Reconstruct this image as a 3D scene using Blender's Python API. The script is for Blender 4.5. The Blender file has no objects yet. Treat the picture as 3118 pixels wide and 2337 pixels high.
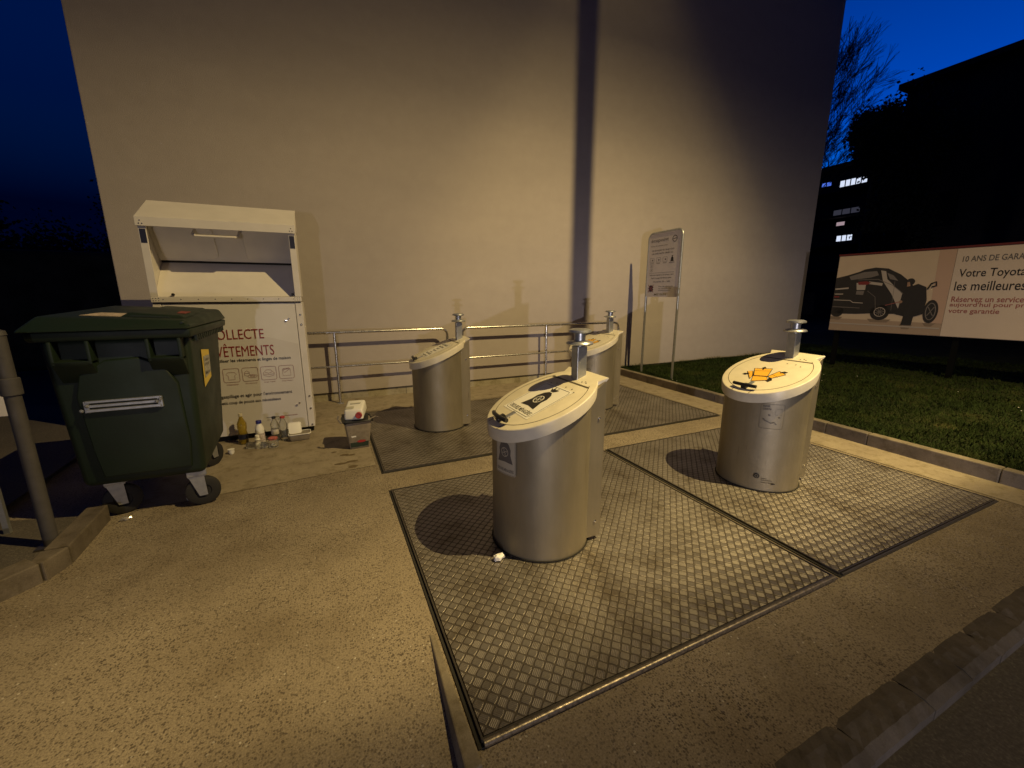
import bpy, bmesh, math, random
import numpy as np
from mathutils import Vector, Matrix
R = math.radians
random.seed(7)
scene = bpy.context.scene
col = scene.collection

# ------------------------------------------------------------------ camera
H = 1.6
cam_data = bpy.data.cameras.new('camera')
cam = bpy.data.objects.new('camera', cam_data); col.objects.link(cam)
cam_data.sensor_width = 36.0
cam_data.lens = 1245.86 / 3118.0 * 36.0
cam_data.clip_end = 2000; cam_data.clip_start = 0.05
YAW, PITCH, ROLL = R(-24.413), R(-12.134), R(-0.171)
fwd = Vector((-math.sin(YAW) * math.cos(PITCH), math.cos(YAW) * math.cos(PITCH), math.sin(PITCH)))
rt0 = Vector((math.cos(YAW), math.sin(YAW), 0)); up0 = rt0.cross(fwd)
rt = rt0 * math.cos(ROLL) + up0 * math.sin(ROLL)
up = -rt0 * math.sin(ROLL) + up0 * math.cos(ROLL)
m = Matrix((rt, up, -fwd)).transposed().to_4x4(); m.translation = (0, 0, H)
cam.matrix_world = m
scene.camera = cam

# ------------------------------------------------------------------ dusk sky
world = bpy.data.worlds.new('World'); scene.world = world; world.use_nodes = True
nt = world.node_tree; nt.nodes.clear()
def N(t, typ, **kw):
    n = t.nodes.new(typ)
    for k, v in kw.items(): setattr(n, k, v)
    return n
wo = N(nt, 'ShaderNodeOutputWorld'); wb = N(nt, 'ShaderNodeBackground')
tc = N(nt, 'ShaderNodeTexCoord'); sx = N(nt, 'ShaderNodeSeparateXYZ')
nt.links.new(tc.outputs['Generated'], sx.inputs[0])
# azimuth: after-glow behind the houses on the right (+x)
az = N(nt, 'ShaderNodeVectorMath', operation='DOT_PRODUCT'); az.inputs[1].default_value = (0.87, 0.49, 0)
nt.links.new(tc.outputs['Generated'], az.inputs[0])
azr = N(nt, 'ShaderNodeMapRange'); azr.inputs[1].default_value = 0.25; azr.inputs[2].default_value = 0.95
azr.inputs[3].default_value = 0.0; azr.inputs[4].default_value = 1.0
nt.links.new(az.outputs['Value'], azr.inputs[0])
elr = N(nt, 'ShaderNodeValToRGB')
e = elr.color_ramp.elements
e[0].position = 0.0; e[0].color = (0.0, 0.20, 0.95, 1)
e[1].position = 0.80; e[1].color = (0.0, 0.002, 0.03, 1)
x = elr.color_ramp.elements.new(0.30); x.color = (0.0, 0.055, 0.42, 1)
x = elr.color_ramp.elements.new(0.52); x.color = (0.0, 0.026, 0.22, 1)
nt.links.new(sx.outputs['Z'], elr.inputs[0])
mul = N(nt, 'ShaderNodeMix', data_type='RGBA', blend_type='MIX')
mul.inputs['A'].default_value = (0.0, 0.0009, 0.010, 1)
zf = N(nt, 'ShaderNodeMath', operation='MULTIPLY_ADD'); nt.links.new(sx.outputs['Z'], zf.inputs[0]); zf.inputs[1].default_value = .48; zf.inputs[2].default_value = -.07
zm = N(nt, 'ShaderNodeMath', operation='MAXIMUM'); nt.links.new(zf.outputs[0], zm.inputs[0]); nt.links.new(azr.outputs[0], zm.inputs[1])
nt.links.new(zm.outputs[0], mul.inputs['Factor']); nt.links.new(elr.outputs[0], mul.inputs['B'])
nt.links.new(mul.outputs['Result'], wb.inputs[0]); wb.inputs[1].default_value = 1.12
nt.links.new(wb.outputs[0], wo.inputs[0])

# ------------------------------------------------------------------ lamps of the place
def spot(name, loc, target, energy, color, size_deg, blend, radius):
    l = bpy.data.lights.new(name, 'SPOT'); l.energy = energy; l.color = color
    l.spot_size = R(size_deg); l.spot_blend = blend; l.shadow_soft_size = radius
    o = bpy.data.objects.new(name, l); col.objects.link(o); o.location = loc
    o.rotation_euler = (Vector(target) - Vector(loc)).to_track_quat('-Z', 'Y').to_euler()
    return o
def photometry(o, num, origin, scale, rx, ry):
    """luminaire distribution: strength over the plane the lamp throws its light on (like an IES table)"""
    l = o.data; l.use_nodes = True; t = l.node_tree; em = t.nodes['Emission']
    g = N(t, 'ShaderNodeNewGeometry'); s_ = N(t, 'ShaderNodeSeparateXYZ'); t.links.new(g.outputs['Incoming'], s_.inputs[0])
    outs = []
    for ax, oo, ramp in ((num[0], origin[0], rx), (num[1], origin[1], ry)):
        d = N(t, 'ShaderNodeMath', operation='DIVIDE'); t.links.new(s_.outputs[ax], d.inputs[0]); t.links.new(s_.outputs[num[2]], d.inputs[1])
        ma = N(t, 'ShaderNodeMath', operation='MULTIPLY_ADD'); t.links.new(d.outputs[0], ma.inputs[0]); ma.inputs[1].default_value = scale; ma.inputs[2].default_value = oo
        lo, hi = ramp[0][0], ramp[-1][0]
        mr = N(t, 'ShaderNodeMapRange'); t.links.new(ma.outputs[0], mr.inputs[0]); mr.inputs[1].default_value = lo; mr.inputs[2].default_value = hi
        cr = N(t, 'ShaderNodeFloatCurve'); t.links.new(mr.outputs[0], cr.inputs['Value'])
        c = cr.mapping.curves[0]
        c.points[0].location = (0, ramp[0][1]); c.points[1].location = (1, ramp[-1][1])
        for p, v in ramp[1:-1]: c.points.new((p-lo)/(hi-lo), v)
        cr.mapping.update(); outs.append(cr.outputs[0])
    m_ = N(t, 'ShaderNodeMath', operation='MULTIPLY'); t.links.new(outs[0], m_.inputs[0]); t.links.new(outs[1], m_.inputs[1])
    t.links.new(m_.outputs[0], em.inputs['Strength'])
l1 = spot('street_lamp_light', (5.1, -1.0, 8.9), (2.5, 5.5, 0), 5400, (1, .74, .31), 150, 0.3, .025)
photometry(l1, ('X', 'Y', 'Z'), (5.1, -1.0), -8.9,
           [(-14, .35), (-9, .56), (-5, .64), (-2.5, .65), (-.9, .65), (.5, .77), (2.0, .88), (3.6, .86), (5.2, .82), (7, .74), (9.5, .54), (12, .24), (14, .10), (20, .07)],
           [(-2, .10), (.2, .14), (.9, .26), (1.4, .92), (1.9, 1.42), (2.6, 1.22), (3.4, 1.04), (4.8, .90), (7, .92), (9, .92), (11, .78), (13.5, .50), (17, .22), (24, .06)])
l2 = spot('headlamp_light', (-2.33, -7.9, .35), (5.5, 6.8, 1.0), 1750, (.95, .87, .93), 100, .3, .05)
photometry(l2, ('X', 'Z', 'Y'), (-2.33, .35), 14.72,
           [(-6, .1), (-2, .2), (2, .5), (5, .9), (8, 1.0), (12, 1.0), (20, .8)],
           [(-2, .5), (0, .9), (1.6, 1.0), (2.8, .72), (4.2, .34), (6, .08), (8, .03)])

scene.view_settings.view_transform = 'Standard'
scene.view_settings.look = 'None'
scene.view_settings.exposure = 0
scene.view_settings.gamma = 1
scene.render.engine = 'CYCLES'

# ------------------------------------------------------------------ materials
MATS = {}
def mat(name, base=(.5, .5, .5), rough=.6, metal=0.0, noise=None, bump=None, spec=.5, emit=None, alpha=1.0, trans=0.0, coat=0.0):
    """noise: (scale, amount, detail) value variation; bump: (scale, strength, distance)"""
    if name in MATS: return MATS[name]
    M = bpy.data.materials.new(name); M.use_nodes = True; t = M.node_tree
    b = t.nodes['Principled BSDF']
    b.inputs['Base Color'].default_value = (*base, 1); b.inputs['Roughness'].default_value = rough
    b.inputs['Metallic'].default_value = metal; b.inputs['Specular IOR Level'].default_value = spec
    b.inputs['Alpha'].default_value = alpha; b.inputs['Transmission Weight'].default_value = trans
    b.inputs['Coat Weight'].default_value = coat
    if emit:
        b.inputs['Emission Color'].default_value = (*emit[0], 1); b.inputs['Emission Strength'].default_value = emit[1]
    tc = N(t, 'ShaderNodeTexCoord')
    if noise:
        nz = N(t, 'ShaderNodeTexNoise'); nz.inputs['Scale'].default_value = noise[0]; nz.inputs['Detail'].default_value = noise[2]
        t.links.new(tc.outputs['Object'], nz.inputs['Vector'])
        mr = N(t, 'ShaderNodeMapRange'); mr.inputs[1].default_value = .3; mr.inputs[2].default_value = .7
        mr.inputs[3].default_value = 1 - noise[1]; mr.inputs[4].default_value = 1 + noise[1] * .6
        t.links.new(nz.outputs['Fac'], mr.inputs[0])
        mx = N(t, 'ShaderNodeVectorMath', operation='SCALE'); mx.inputs[0].default_value = base
        t.links.new(mr.outputs[0], mx.inputs['Scale']); t.links.new(mx.outputs[0], b.inputs['Base Color'])
        rr = N(t, 'ShaderNodeMapRange'); rr.inputs[1].default_value = .3; rr.inputs[2].default_value = .7
        rr.inputs[3].default_value = min(1, rough * 1.15); rr.inputs[4].default_value = rough * .85
        t.links.new(nz.outputs['Fac'], rr.inputs[0]); t.links.new(rr.outputs[0], b.inputs['Roughness'])
    if bump:
        nb = N(t, 'ShaderNodeTexNoise'); nb.inputs['Scale'].default_value = bump[0]; nb.inputs['Detail'].default_value = 3
        t.links.new(tc.outputs['Object'], nb.inputs['Vector'])
        bp = N(t, 'ShaderNodeBump'); bp.inputs['Strength'].default_value = bump[1]; bp.inputs['Distance'].default_value = bump[2]
        t.links.new(nb.outputs['Fac'], bp.inputs['Height']); t.links.new(bp.outputs[0], b.inputs['Normal'])
    MATS[name] = M
    return M

def rgbramp(t, fac, stops):
    r = N(t, 'ShaderNodeValToRGB'); el = r.color_ramp.elements
    while len(el) > 1: el.remove(el[0])
    el[0].position = stops[0][0]; el[0].color = (*stops[0][1], 1)
    for p, c in stops[1:]:
        k = el.new(p); k.color = (*c, 1)
    t.links.new(fac, r.inputs[0]); return r.outputs[0]
def noise_node(t, vec, scale, detail=3, rough=.5):
    n = N(t, 'ShaderNodeTexNoise'); n.inputs['Scale'].default_value = scale; n.inputs['Detail'].default_value = detail
    n.inputs['Roughness'].default_value = rough; t.links.new(vec, n.inputs['Vector']); return n.outputs['Fac']
def mixc(t, fac, a, b, mode='MIX'):
    x = N(t, 'ShaderNodeMix', data_type='RGBA', blend_type=mode)
    if isinstance(fac, float): x.inputs['Factor'].default_value = fac
    else: t.links.new(fac, x.inputs['Factor'])
    for s, v in (('A', a), ('B', b)):
        if isinstance(v, tuple): x.inputs[s].default_value = (*v, 1)
        else: t.links.new(v, x.inputs[s])
    return x.outputs['Result']
def math_(t, op, a, b=None, c=None):
    n = N(t, 'ShaderNodeMath', operation=op)
    for i, v in enumerate((a, b, c)):
        if v is None: continue
        if isinstance(v, (int, float)): n.inputs[i].default_value = v
        else: t.links.new(v, n.inputs[i])
    return n.outputs[0]

def mat_aggregate():
    M = bpy.data.materials.new('exposed_aggregate'); M.use_nodes = True; t = M.node_tree; b = t.nodes['Principled BSDF']
    tc = N(t, 'ShaderNodeTexCoord'); v = tc.outputs['Object']
    vo = N(t, 'ShaderNodeTexVoronoi'); vo.inputs['Scale'].default_value = 98; t.links.new(v, vo.inputs['Vector'])
    vo2 = N(t, 'ShaderNodeTexVoronoi'); vo2.inputs['Scale'].default_value = 48; t.links.new(v, vo2.inputs['Vector'])
    base = rgbramp(t, noise_node(t, v, 1.6, 5, .6), [(.3, (.225, .183, .13)), (.7, (.315, .262, .192))])
    # dark pits and pale chips of stone
    sep = N(t, 'ShaderNodeSeparateColor'); t.links.new(vo.outputs['Color'], sep.inputs[0])
    pit = math_(t, 'MULTIPLY', math_(t, 'GREATER_THAN', sep.outputs[0], .56), math_(t, 'LESS_THAN', vo.outputs['Distance'], math_(t, 'MULTIPLY', noise_node(t, v, 60, 2, .6), .9)))
    sep2 = N(t, 'ShaderNodeSeparateColor'); t.links.new(vo2.outputs['Color'], sep2.inputs[0])
    chip = math_(t, 'MULTIPLY', math_(t, 'GREATER_THAN', sep2.outputs[1], .93), math_(t, 'LESS_THAN', vo2.outputs['Distance'], .22))
    vo3 = N(t, 'ShaderNodeTexVoronoi'); vo3.inputs['Scale'].default_value = 160; t.links.new(v, vo3.inputs['Vector'])
    sep3 = N(t, 'ShaderNodeSeparateColor'); t.links.new(vo3.outputs['Color'], sep3.inputs[0])
    pit3 = math_(t, 'MULTIPLY', math_(t, 'GREATER_THAN', sep3.outputs[0], .5), math_(t, 'LESS_THAN', vo3.outputs['Distance'], .42))
    dens = math_(t, 'MULTIPLY', math_(t, 'SUBTRACT', noise_node(t, v, 1.7, 5, .7), .15), 2.4)
    base = mixc(t, math_(t, 'MULTIPLY', math_(t, 'MULTIPLY', pit3, dens), .5), base, (.11, .08, .055))
    c1 = mixc(t, math_(t, 'MULTIPLY', math_(t, 'MULTIPLY', pit, dens), .72), base, (.06, .042, .03))
    c2 = mixc(t, math_(t, 'MULTIPLY', chip, .5), c1, (.6, .56, .5))
    fine = rgbramp(t, noise_node(t, v, 130, 2, .6), [(.3, (.72, .72, .72)), (.7, (1.18, 1.18, 1.18))])
    c3 = mixc(t, 1.0, c2, fine, 'MULTIPLY')
    big = rgbramp(t, noise_node(t, v, .55, 4, .7), [(.32, (.70, .66, .60)), (.5, (1.0, 1.0, 1.0)), (.68, (1.1, 1.1, 1.1))])
    c4 = mixc(t, 1.0, c3, big, 'MULTIPLY')
    t.links.new(c4, b.inputs['Base Color']); b.inputs['Roughness'].default_value = .85
    bp = N(t, 'ShaderNodeBump'); bp.inputs['Strength'].default_value = .8; bp.inputs['Distance'].default_value = .006
    hgt = math_(t, 'SUBTRACT', noise_node(t, v, 90, 3, .6), math_(t, 'MULTIPLY', pit, .7))
    t.links.new(hgt, bp.inputs['Height']); t.links.new(bp.outputs[0], b.inputs['Normal'])
    return M
def mat_smooth_concrete(name='smooth_concrete', a=(.25, .205, .15), c=(.33, .28, .205)):
    M = bpy.data.materials.new(name); M.use_nodes = True; t = M.node_tree; b = t.nodes['Principled BSDF']
    tc = N(t, 'ShaderNodeTexCoord'); v = tc.outputs['Object']
    base = rgbramp(t, noise_node(t, v, 3.0, 6, .65), [(.32, a), (.68, c)])
    st = rgbramp(t, noise_node(t, v, 9, 5, .7), [(.36, (.72, .70, .62)), (.5, (1, 1, 1))])
    fine = rgbramp(t, noise_node(t, v, 160, 2, .6), [(.3, (.86, .86, .86)), (.7, (1.1, 1.1, 1.1))])
    t.links.new(mixc(t, 1.0, mixc(t, 1.0, base, st, 'MULTIPLY'), fine, 'MULTIPLY'), b.inputs['Base Color']); b.inputs['Roughness'].default_value = .8
    bp = N(t, 'ShaderNodeBump'); bp.inputs['Strength'].default_value = .4; bp.inputs['Distance'].default_value = .003
    t.links.new(noise_node(t, v, 120, 3, .6), bp.inputs['Height']); t.links.new(bp.outputs[0], b.inputs['Normal'])
    return M
def mat_asphalt():
    M = bpy.data.materials.new('asphalt'); M.use_nodes = True; t = M.node_tree; b = t.nodes['Principled BSDF']
    v = N(t, 'ShaderNodeTexCoord').outputs['Object']
    base = rgbramp(t, noise_node(t, v, 70, 4, .7), [(.3, (.06, .05, .04)), (.55, (.10, .086, .068)), (.75, (.19, .165, .13))])
    big = rgbramp(t, noise_node(t, v, 1.1, 5, .6), [(.3, (.8, .8, .8)), (.7, (1.15, 1.15, 1.15))])
    t.links.new(mixc(t, 1.0, base, big, 'MULTIPLY'), b.inputs['Base Color']); b.inputs['Roughness'].default_value = .85
    bp = N(t, 'ShaderNodeBump'); bp.inputs['Strength'].default_value = .9; bp.inputs['Distance'].default_value = .006
    t.links.new(noise_node(t, v, 85, 4, .7), bp.inputs['Height']); t.links.new(bp.outputs[0], b.inputs['Normal'])
    return M
def mat_render_wall():
    M = bpy.data.materials.new('beige_render'); M.use_nodes = True; t = M.node_tree; b = t.nodes['Principled BSDF']
    v = N(t, 'ShaderNodeTexCoord').outputs['Object']
    mp = N(t, 'ShaderNodeMapping'); mp.inputs['Scale'].default_value = (.25, .25, .9); t.links.new(v, mp.inputs[0])
    base = rgbramp(t, noise_node(t, mp.outputs[0], 1.3, 5, .6), [(.3, (.385, .342, .325)), (.7, (.43, .382, .362))])
    fine = rgbramp(t, noise_node(t, v, 110, 3, .6), [(.3, (.90, .90, .90)), (.7, (1.08, 1.08, 1.08))])
    mid = rgbramp(t, noise_node(t, v, 5, 6, .7), [(.3, (.955, .95, .945)), (.7, (1.03, 1.03, 1.03))])
    # dirt splashed on the lowest hand's breadth of the render
    sz = N(t, 'ShaderNodeSeparateXYZ'); t.links.new(v, sz.inputs[0])
    d = N(t, 'ShaderNodeMapRange'); d.inputs[1].default_value = .12; d.inputs[2].default_value = .42
    d.inputs[3].default_value = 1; d.inputs[4].default_value = 0; t.links.new(sz.outputs['Z'], d.inputs[0])
    dirt = math_(t, 'MULTIPLY', math_(t, 'MULTIPLY', d.outputs[0], noise_node(t, v, 7, 5, .7)), .35)
    c = mixc(t, 1.0, mixc(t, 1.0, base, fine, 'MULTIPLY'), mid, 'MULTIPLY')
    t.links.new(mixc(t, dirt, c, (.22, .2, .14)), b.inputs['Base Color']); b.inputs['Roughness'].default_value = .9
    bp = N(t, 'ShaderNodeBump'); bp.inputs['Strength'].default_value = .8; bp.inputs['Distance'].default_value = .004
    t.links.new(noise_node(t, v, 95, 4, .65), bp.inputs['Height']); t.links.new(bp.outputs[0], b.inputs['Normal'])
    return M
def mat_steel():
    M = bpy.data.materials.new('brushed_steel'); M.use_nodes = True; t = M.node_tree; b = t.nodes['Principled BSDF']
    tc = N(t, 'ShaderNodeTexCoord'); v = tc.outputs['Object']
    oi = N(t, 'ShaderNodeObjectInfo')
    off = N(t, 'ShaderNodeVectorMath', operation='ADD'); t.links.new(v, off.inputs[0])
    sc = N(t, 'ShaderNodeVectorMath', operation='SCALE'); t.links.new(oi.outputs['Location'], sc.inputs[0]); sc.inputs['Scale'].default_value = 3.7
    t.links.new(sc.outputs[0], off.inputs[1]); v = off.outputs[0]
    mp = N(t, 'ShaderNodeMapping'); mp.inputs['Scale'].default_value = (1, 1, .18); t.links.new(v, mp.inputs[0])
    streak = noise_node(t, mp.outputs[0], 9, 5, .65)
    cloud = noise_node(t, v, 4.5, 4, .6)
    base = rgbramp(t, streak, [(.3, (.255, .22, .15)), (.55, (.29, .252, .175)), (.75, (.33, .287, .205))])
    # thin vertical scratches and drips
    mp2 = N(t, 'ShaderNodeMapping'); mp2.inputs['Scale'].default_value = (1, 1, .06); t.links.new(v, mp2.inputs[0])
    drip = rgbramp(t, noise_node(t, mp2.outputs[0], 34, 4, .7), [(.27, (.55, .48, .38)), (.33, (1, 1, 1))])
    t.links.new(mixc(t, 1.0, base, drip, 'MULTIPLY'), b.inputs['Base Color'])
    b.inputs['Metallic'].default_value = .62
    rr = N(t, 'ShaderNodeMapRange'); rr.inputs[1].default_value = .3; rr.inputs[2].default_value = .7
    rr.inputs[3].default_value = .44; rr.inputs[4].default_value = .60
    t.links.new(cloud, rr.inputs[0]); t.links.new(rr.outputs[0], b.inputs['Roughness'])
    bp = N(t, 'ShaderNodeBump'); bp.inputs['Strength'].default_value = .35; bp.inputs['Distance'].default_value = .010
    t.links.new(noise_node(t, v, 3.6, 3, .5), bp.inputs['Height']); t.links.new(bp.outputs[0], b.inputs['Normal'])
    return M
def mat_tread():
    """five-bar tread plate: square cells at 45 degrees, bars turned 90 degrees from cell to cell"""
    M = bpy.data.materials.new('tread_plate'); M.use_nodes = True; t = M.node_tree; b = t.nodes['Principled BSDF']
    v = N(t, 'ShaderNodeTexCoord').outputs['Object']
    s = N(t, 'ShaderNodeSeparateXYZ'); t.links.new(v, s.inputs[0])
    S = 0.0435
    k = 1 / (math.sqrt(2) * S)
    wob = math_(t, 'MULTIPLY', math_(t, 'SUBTRACT', noise_node(t, v, 9, 2, .5), .5), .16)
    u = math_(t, 'ADD', math_(t, 'MULTIPLY', math_(t, 'ADD', s.outputs[0], s.outputs[1]), k), wob)
    w = math_(t, 'SUBTRACT', math_(t, 'MULTIPLY', math_(t, 'SUBTRACT', s.outputs[0], s.outputs[1]), k), wob)
    fu = math_(t, 'FRACT', u); fw = math_(t, 'FRACT', w)
    ck = math_(t, 'MODULO', math_(t, 'ADD', math_(t, 'ADD', math_(t, 'FLOOR', u), math_(t, 'FLOOR', w)), 1000), 2)
    def cell(a, c):   # bars run along a, repeat along c
        r = math_(t, 'ABSOLUTE', math_(t, 'SINE', math_(t, 'MULTIPLY', math_(t, 'SUBTRACT', c, .07), math.pi * 5 / .86)))
        r = math_(t, 'ADD', math_(t, 'MULTIPLY', math_(t, 'POWER', r, .7), .45), .55)
        ca = math_(t, 'ABSOLUTE', math_(t, 'SUBTRACT', a, .5)); cc = math_(t, 'ABSOLUTE', math_(t, 'SUBTRACT', c, .5))
        lim = math_(t, 'SUBTRACT', .49, math_(t, 'MULTIPLY', math_(t, 'MULTIPLY', cc, cc), .42))
        e = math_(t, 'MINIMUM', math_(t, 'MULTIPLY', math_(t, 'SUBTRACT', lim, ca), 12.0), 1.0)
        e2 = math_(t, 'MINIMUM', math_(t, 'MULTIPLY', math_(t, 'SUBTRACT', .44, cc), 14.0), 1.0)
        e = math_(t, 'MAXIMUM', math_(t, 'MINIMUM', e, e2), 0.0)
        return math_(t, 'MULTIPLY', r, e)
    A = cell(fu, fw); B = cell(fw, fu)
    mx = N(t, 'ShaderNodeMix', data_type='FLOAT'); t.links.new(ck, mx.inputs[0]); t.links.new(A, mx.inputs[2]); t.links.new(B, mx.inputs[3])
    h = mx.outputs[0]
    # which cell: gives alternate cells a slightly different polish
    cloud = noise_node(t, v, 1.8, 5, .6)
    low = rgbramp(t, cloud, [(.3, (.10, .085, .07)), (.7, (.155, .135, .112))])
    hi = rgbramp(t, cloud, [(.3, (.26, .232, .205)), (.55, (.35, .32, .285)), (.75, (.42, .39, .35))])
    cr = N(t, 'ShaderNodeMapRange'); cr.inputs[1].default_value = .1; cr.inputs[2].default_value = .9; t.links.new(h, cr.inputs[0])
    grit = rgbramp(t, noise_node(t, v, 3.2, 6, .72), [(.34, (.62, .58, .52)), (.5, (1, 1, 1)), (.7, (1.12, 1.12, 1.12))])
    t.links.new(mixc(t, 1.0, mixc(t, cr.outputs[0], low, hi), grit, 'MULTIPLY'), b.inputs['Base Color'])
    b.inputs['Metallic'].default_value = .78
    rr = N(t, 'ShaderNodeMapRange'); rr.inputs[3].default_value = .6; rr.inputs[4].default_value = .40
    t.links.new(h, rr.inputs[0]); t.links.new(rr.outputs[0], b.inputs['Roughness'])
    bp = N(t, 'ShaderNodeBump'); bp.inputs['Strength'].default_value = 1.0; bp.inputs['Distance'].default_value = .0026
    t.links.new(h, bp.inputs['Height']); t.links.new(bp.outputs[0], b.inputs['Normal'])
    return M
def mat_lawn(name, dark):
    M = bpy.data.materials.new(name); M.use_nodes = True; t = M.node_tree; b = t.nodes['Principled BSDF']
    v = N(t, 'ShaderNodeTexCoord').outputs['Object']
    a, c, d = ((.012, .016, .005), (.028, .036, .010), (.08, .07, .024)) if dark else ((.018, .032, .008), (.034, .056, .013), (.095, .10, .034))
    base = rgbramp(t, noise_node(t, v, 2.2, 6, .7), [(.3, a), (.55, c), (.78, d)])
    fine = rgbramp(t, noise_node(t, v, 60, 3, .7), [(.3, (.5, .5, .5)), (.7, (1.35, 1.35, 1.35))])
    t.links.new(mixc(t, 1.0, base, fine, 'MULTIPLY'), b.inputs['Base Color']); b.inputs['Roughness'].default_value = .9
    b.inputs['Specular IOR Level'].default_value = .2
    bp = N(t, 'ShaderNodeBump'); bp.inputs['Strength'].default_value = 1; bp.inputs['Distance'].default_value = .02
    t.links.new(noise_node(t, v, 45, 4, .7), bp.inputs['Height']); t.links.new(bp.outputs[0], b.inputs['Normal'])
    return M
M_agg = mat_aggregate(); M_smooth = mat_smooth_concrete(); M_asph = mat_asphalt(); M_wall = mat_render_wall()
M_steel = mat_steel(); M_tread = mat_tread(); M_lawn = mat_lawn('lawn_soil', True); M_blade = mat_lawn('grass_blades', False)
M_kerb = mat_smooth_concrete('kerb_concrete', (.15, .125, .09), (.26, .22, .165))
M_kerbd = mat_smooth_concrete('kerb_dark_concrete', (.12, .10, .08), (.18, .155, .12))
M_plinth = mat_smooth_concrete('plinth_concrete', (.26, .225, .15), (.40, .36, .27))
M_stone = mat_smooth_concrete('kerb_stone', (.055, .045, .036), (.12, .10, .08))
M_cream = mat('cream_lid', (.68, .62, .47), .42, noise=(14, .08, 5), bump=(220, .06, .002))
M_white = mat('white_painted_steel', (.68, .64, .60), .45, noise=(5, .06, 5), bump=(60, .04, .002))
M_panel = mat('printed_panel', (.68, .655, .64), .5, noise=(3, .05, 5))
M_panel2 = mat('printed_panel_tint', (.62, .59, .575), .5, noise=(3, .05, 5))
M_sticker = mat('white_sticker', (.80, .77, .68), .4)
M_black = mat('black_plastic', (.012, .012, .013), .38)
M_seam = mat('dark_seam', (.02, .018, .015), .8)
M_rubber = mat('rubber', (.018, .017, .016), .75, bump=(90, .2, .002))
M_galv = mat('galvanised_steel', (.42, .43, .44), .42, .75, noise=(26, .16, 5), bump=(40, .08, .002))
M_rail = mat('stainless_rail', (.58, .56, .53), .26, .95, noise=(12, .08, 3))
M_chrome = mat('bright_bolt', (.75, .73, .70), .18, 1.0)
M_green = mat('green_plastic', (.008, .019, .009), .55, noise=(3.5, .25, 6), bump=(70, .12, .004))
M_greend = mat('dark_green_plastic', (.008, .016, .012), .6)
M_red = mat('dark_red_ink', (.24, .022, .018), .5)
M_redd = mat('thin_red_ink', (.26, .08, .07), .5)
M_ink = mat('black_ink', (.015, .014, .014), .45)
M_ink2 = mat('grey_ink', (.10, .09, .085), .5)
M_yel = mat('orange_print', (.80, .42, .04), .45)
M_yellow = mat('yellow_sticker', (.72, .52, .05), .45)
M_navy = mat('navy_sticker', (.012, .014, .04), .5)
M_iron = mat('dark_steel_angle', (.16, .145, .125), .38, .8, noise=(20, .25, 4))
M_edge = mat('worn_steel_edge', (.30, .26, .21), .42, .8, noise=(55, .6, 5), bump=(120, .5, .002))
M_signp = mat('sign_panel', (.62, .56, .52), .5, noise=(4, .05, 4))
M_dark = mat('dark_facade', (.018, .017, .017), .9, noise=(1.2, .2, 4))
M_glassd = mat('unlit_glass', (.01, .012, .016), .15)
M_bark = mat('bark', (.035, .028, .022), .9, bump=(18, .5, .02))
M_leafd = mat('dark_foliage', (.010, .014, .006), .8, noise=(2.5, .4, 3))
M_clear = mat('clear_plastic', (.86, .86, .82), .10, trans=.92)
M_grime = mat('translucent_tub', (.32, .27, .205), .32, noise=(20, .25, 4), trans=.25)
M_milk = mat('milk_plastic', (.80, .78, .72), .35)

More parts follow.
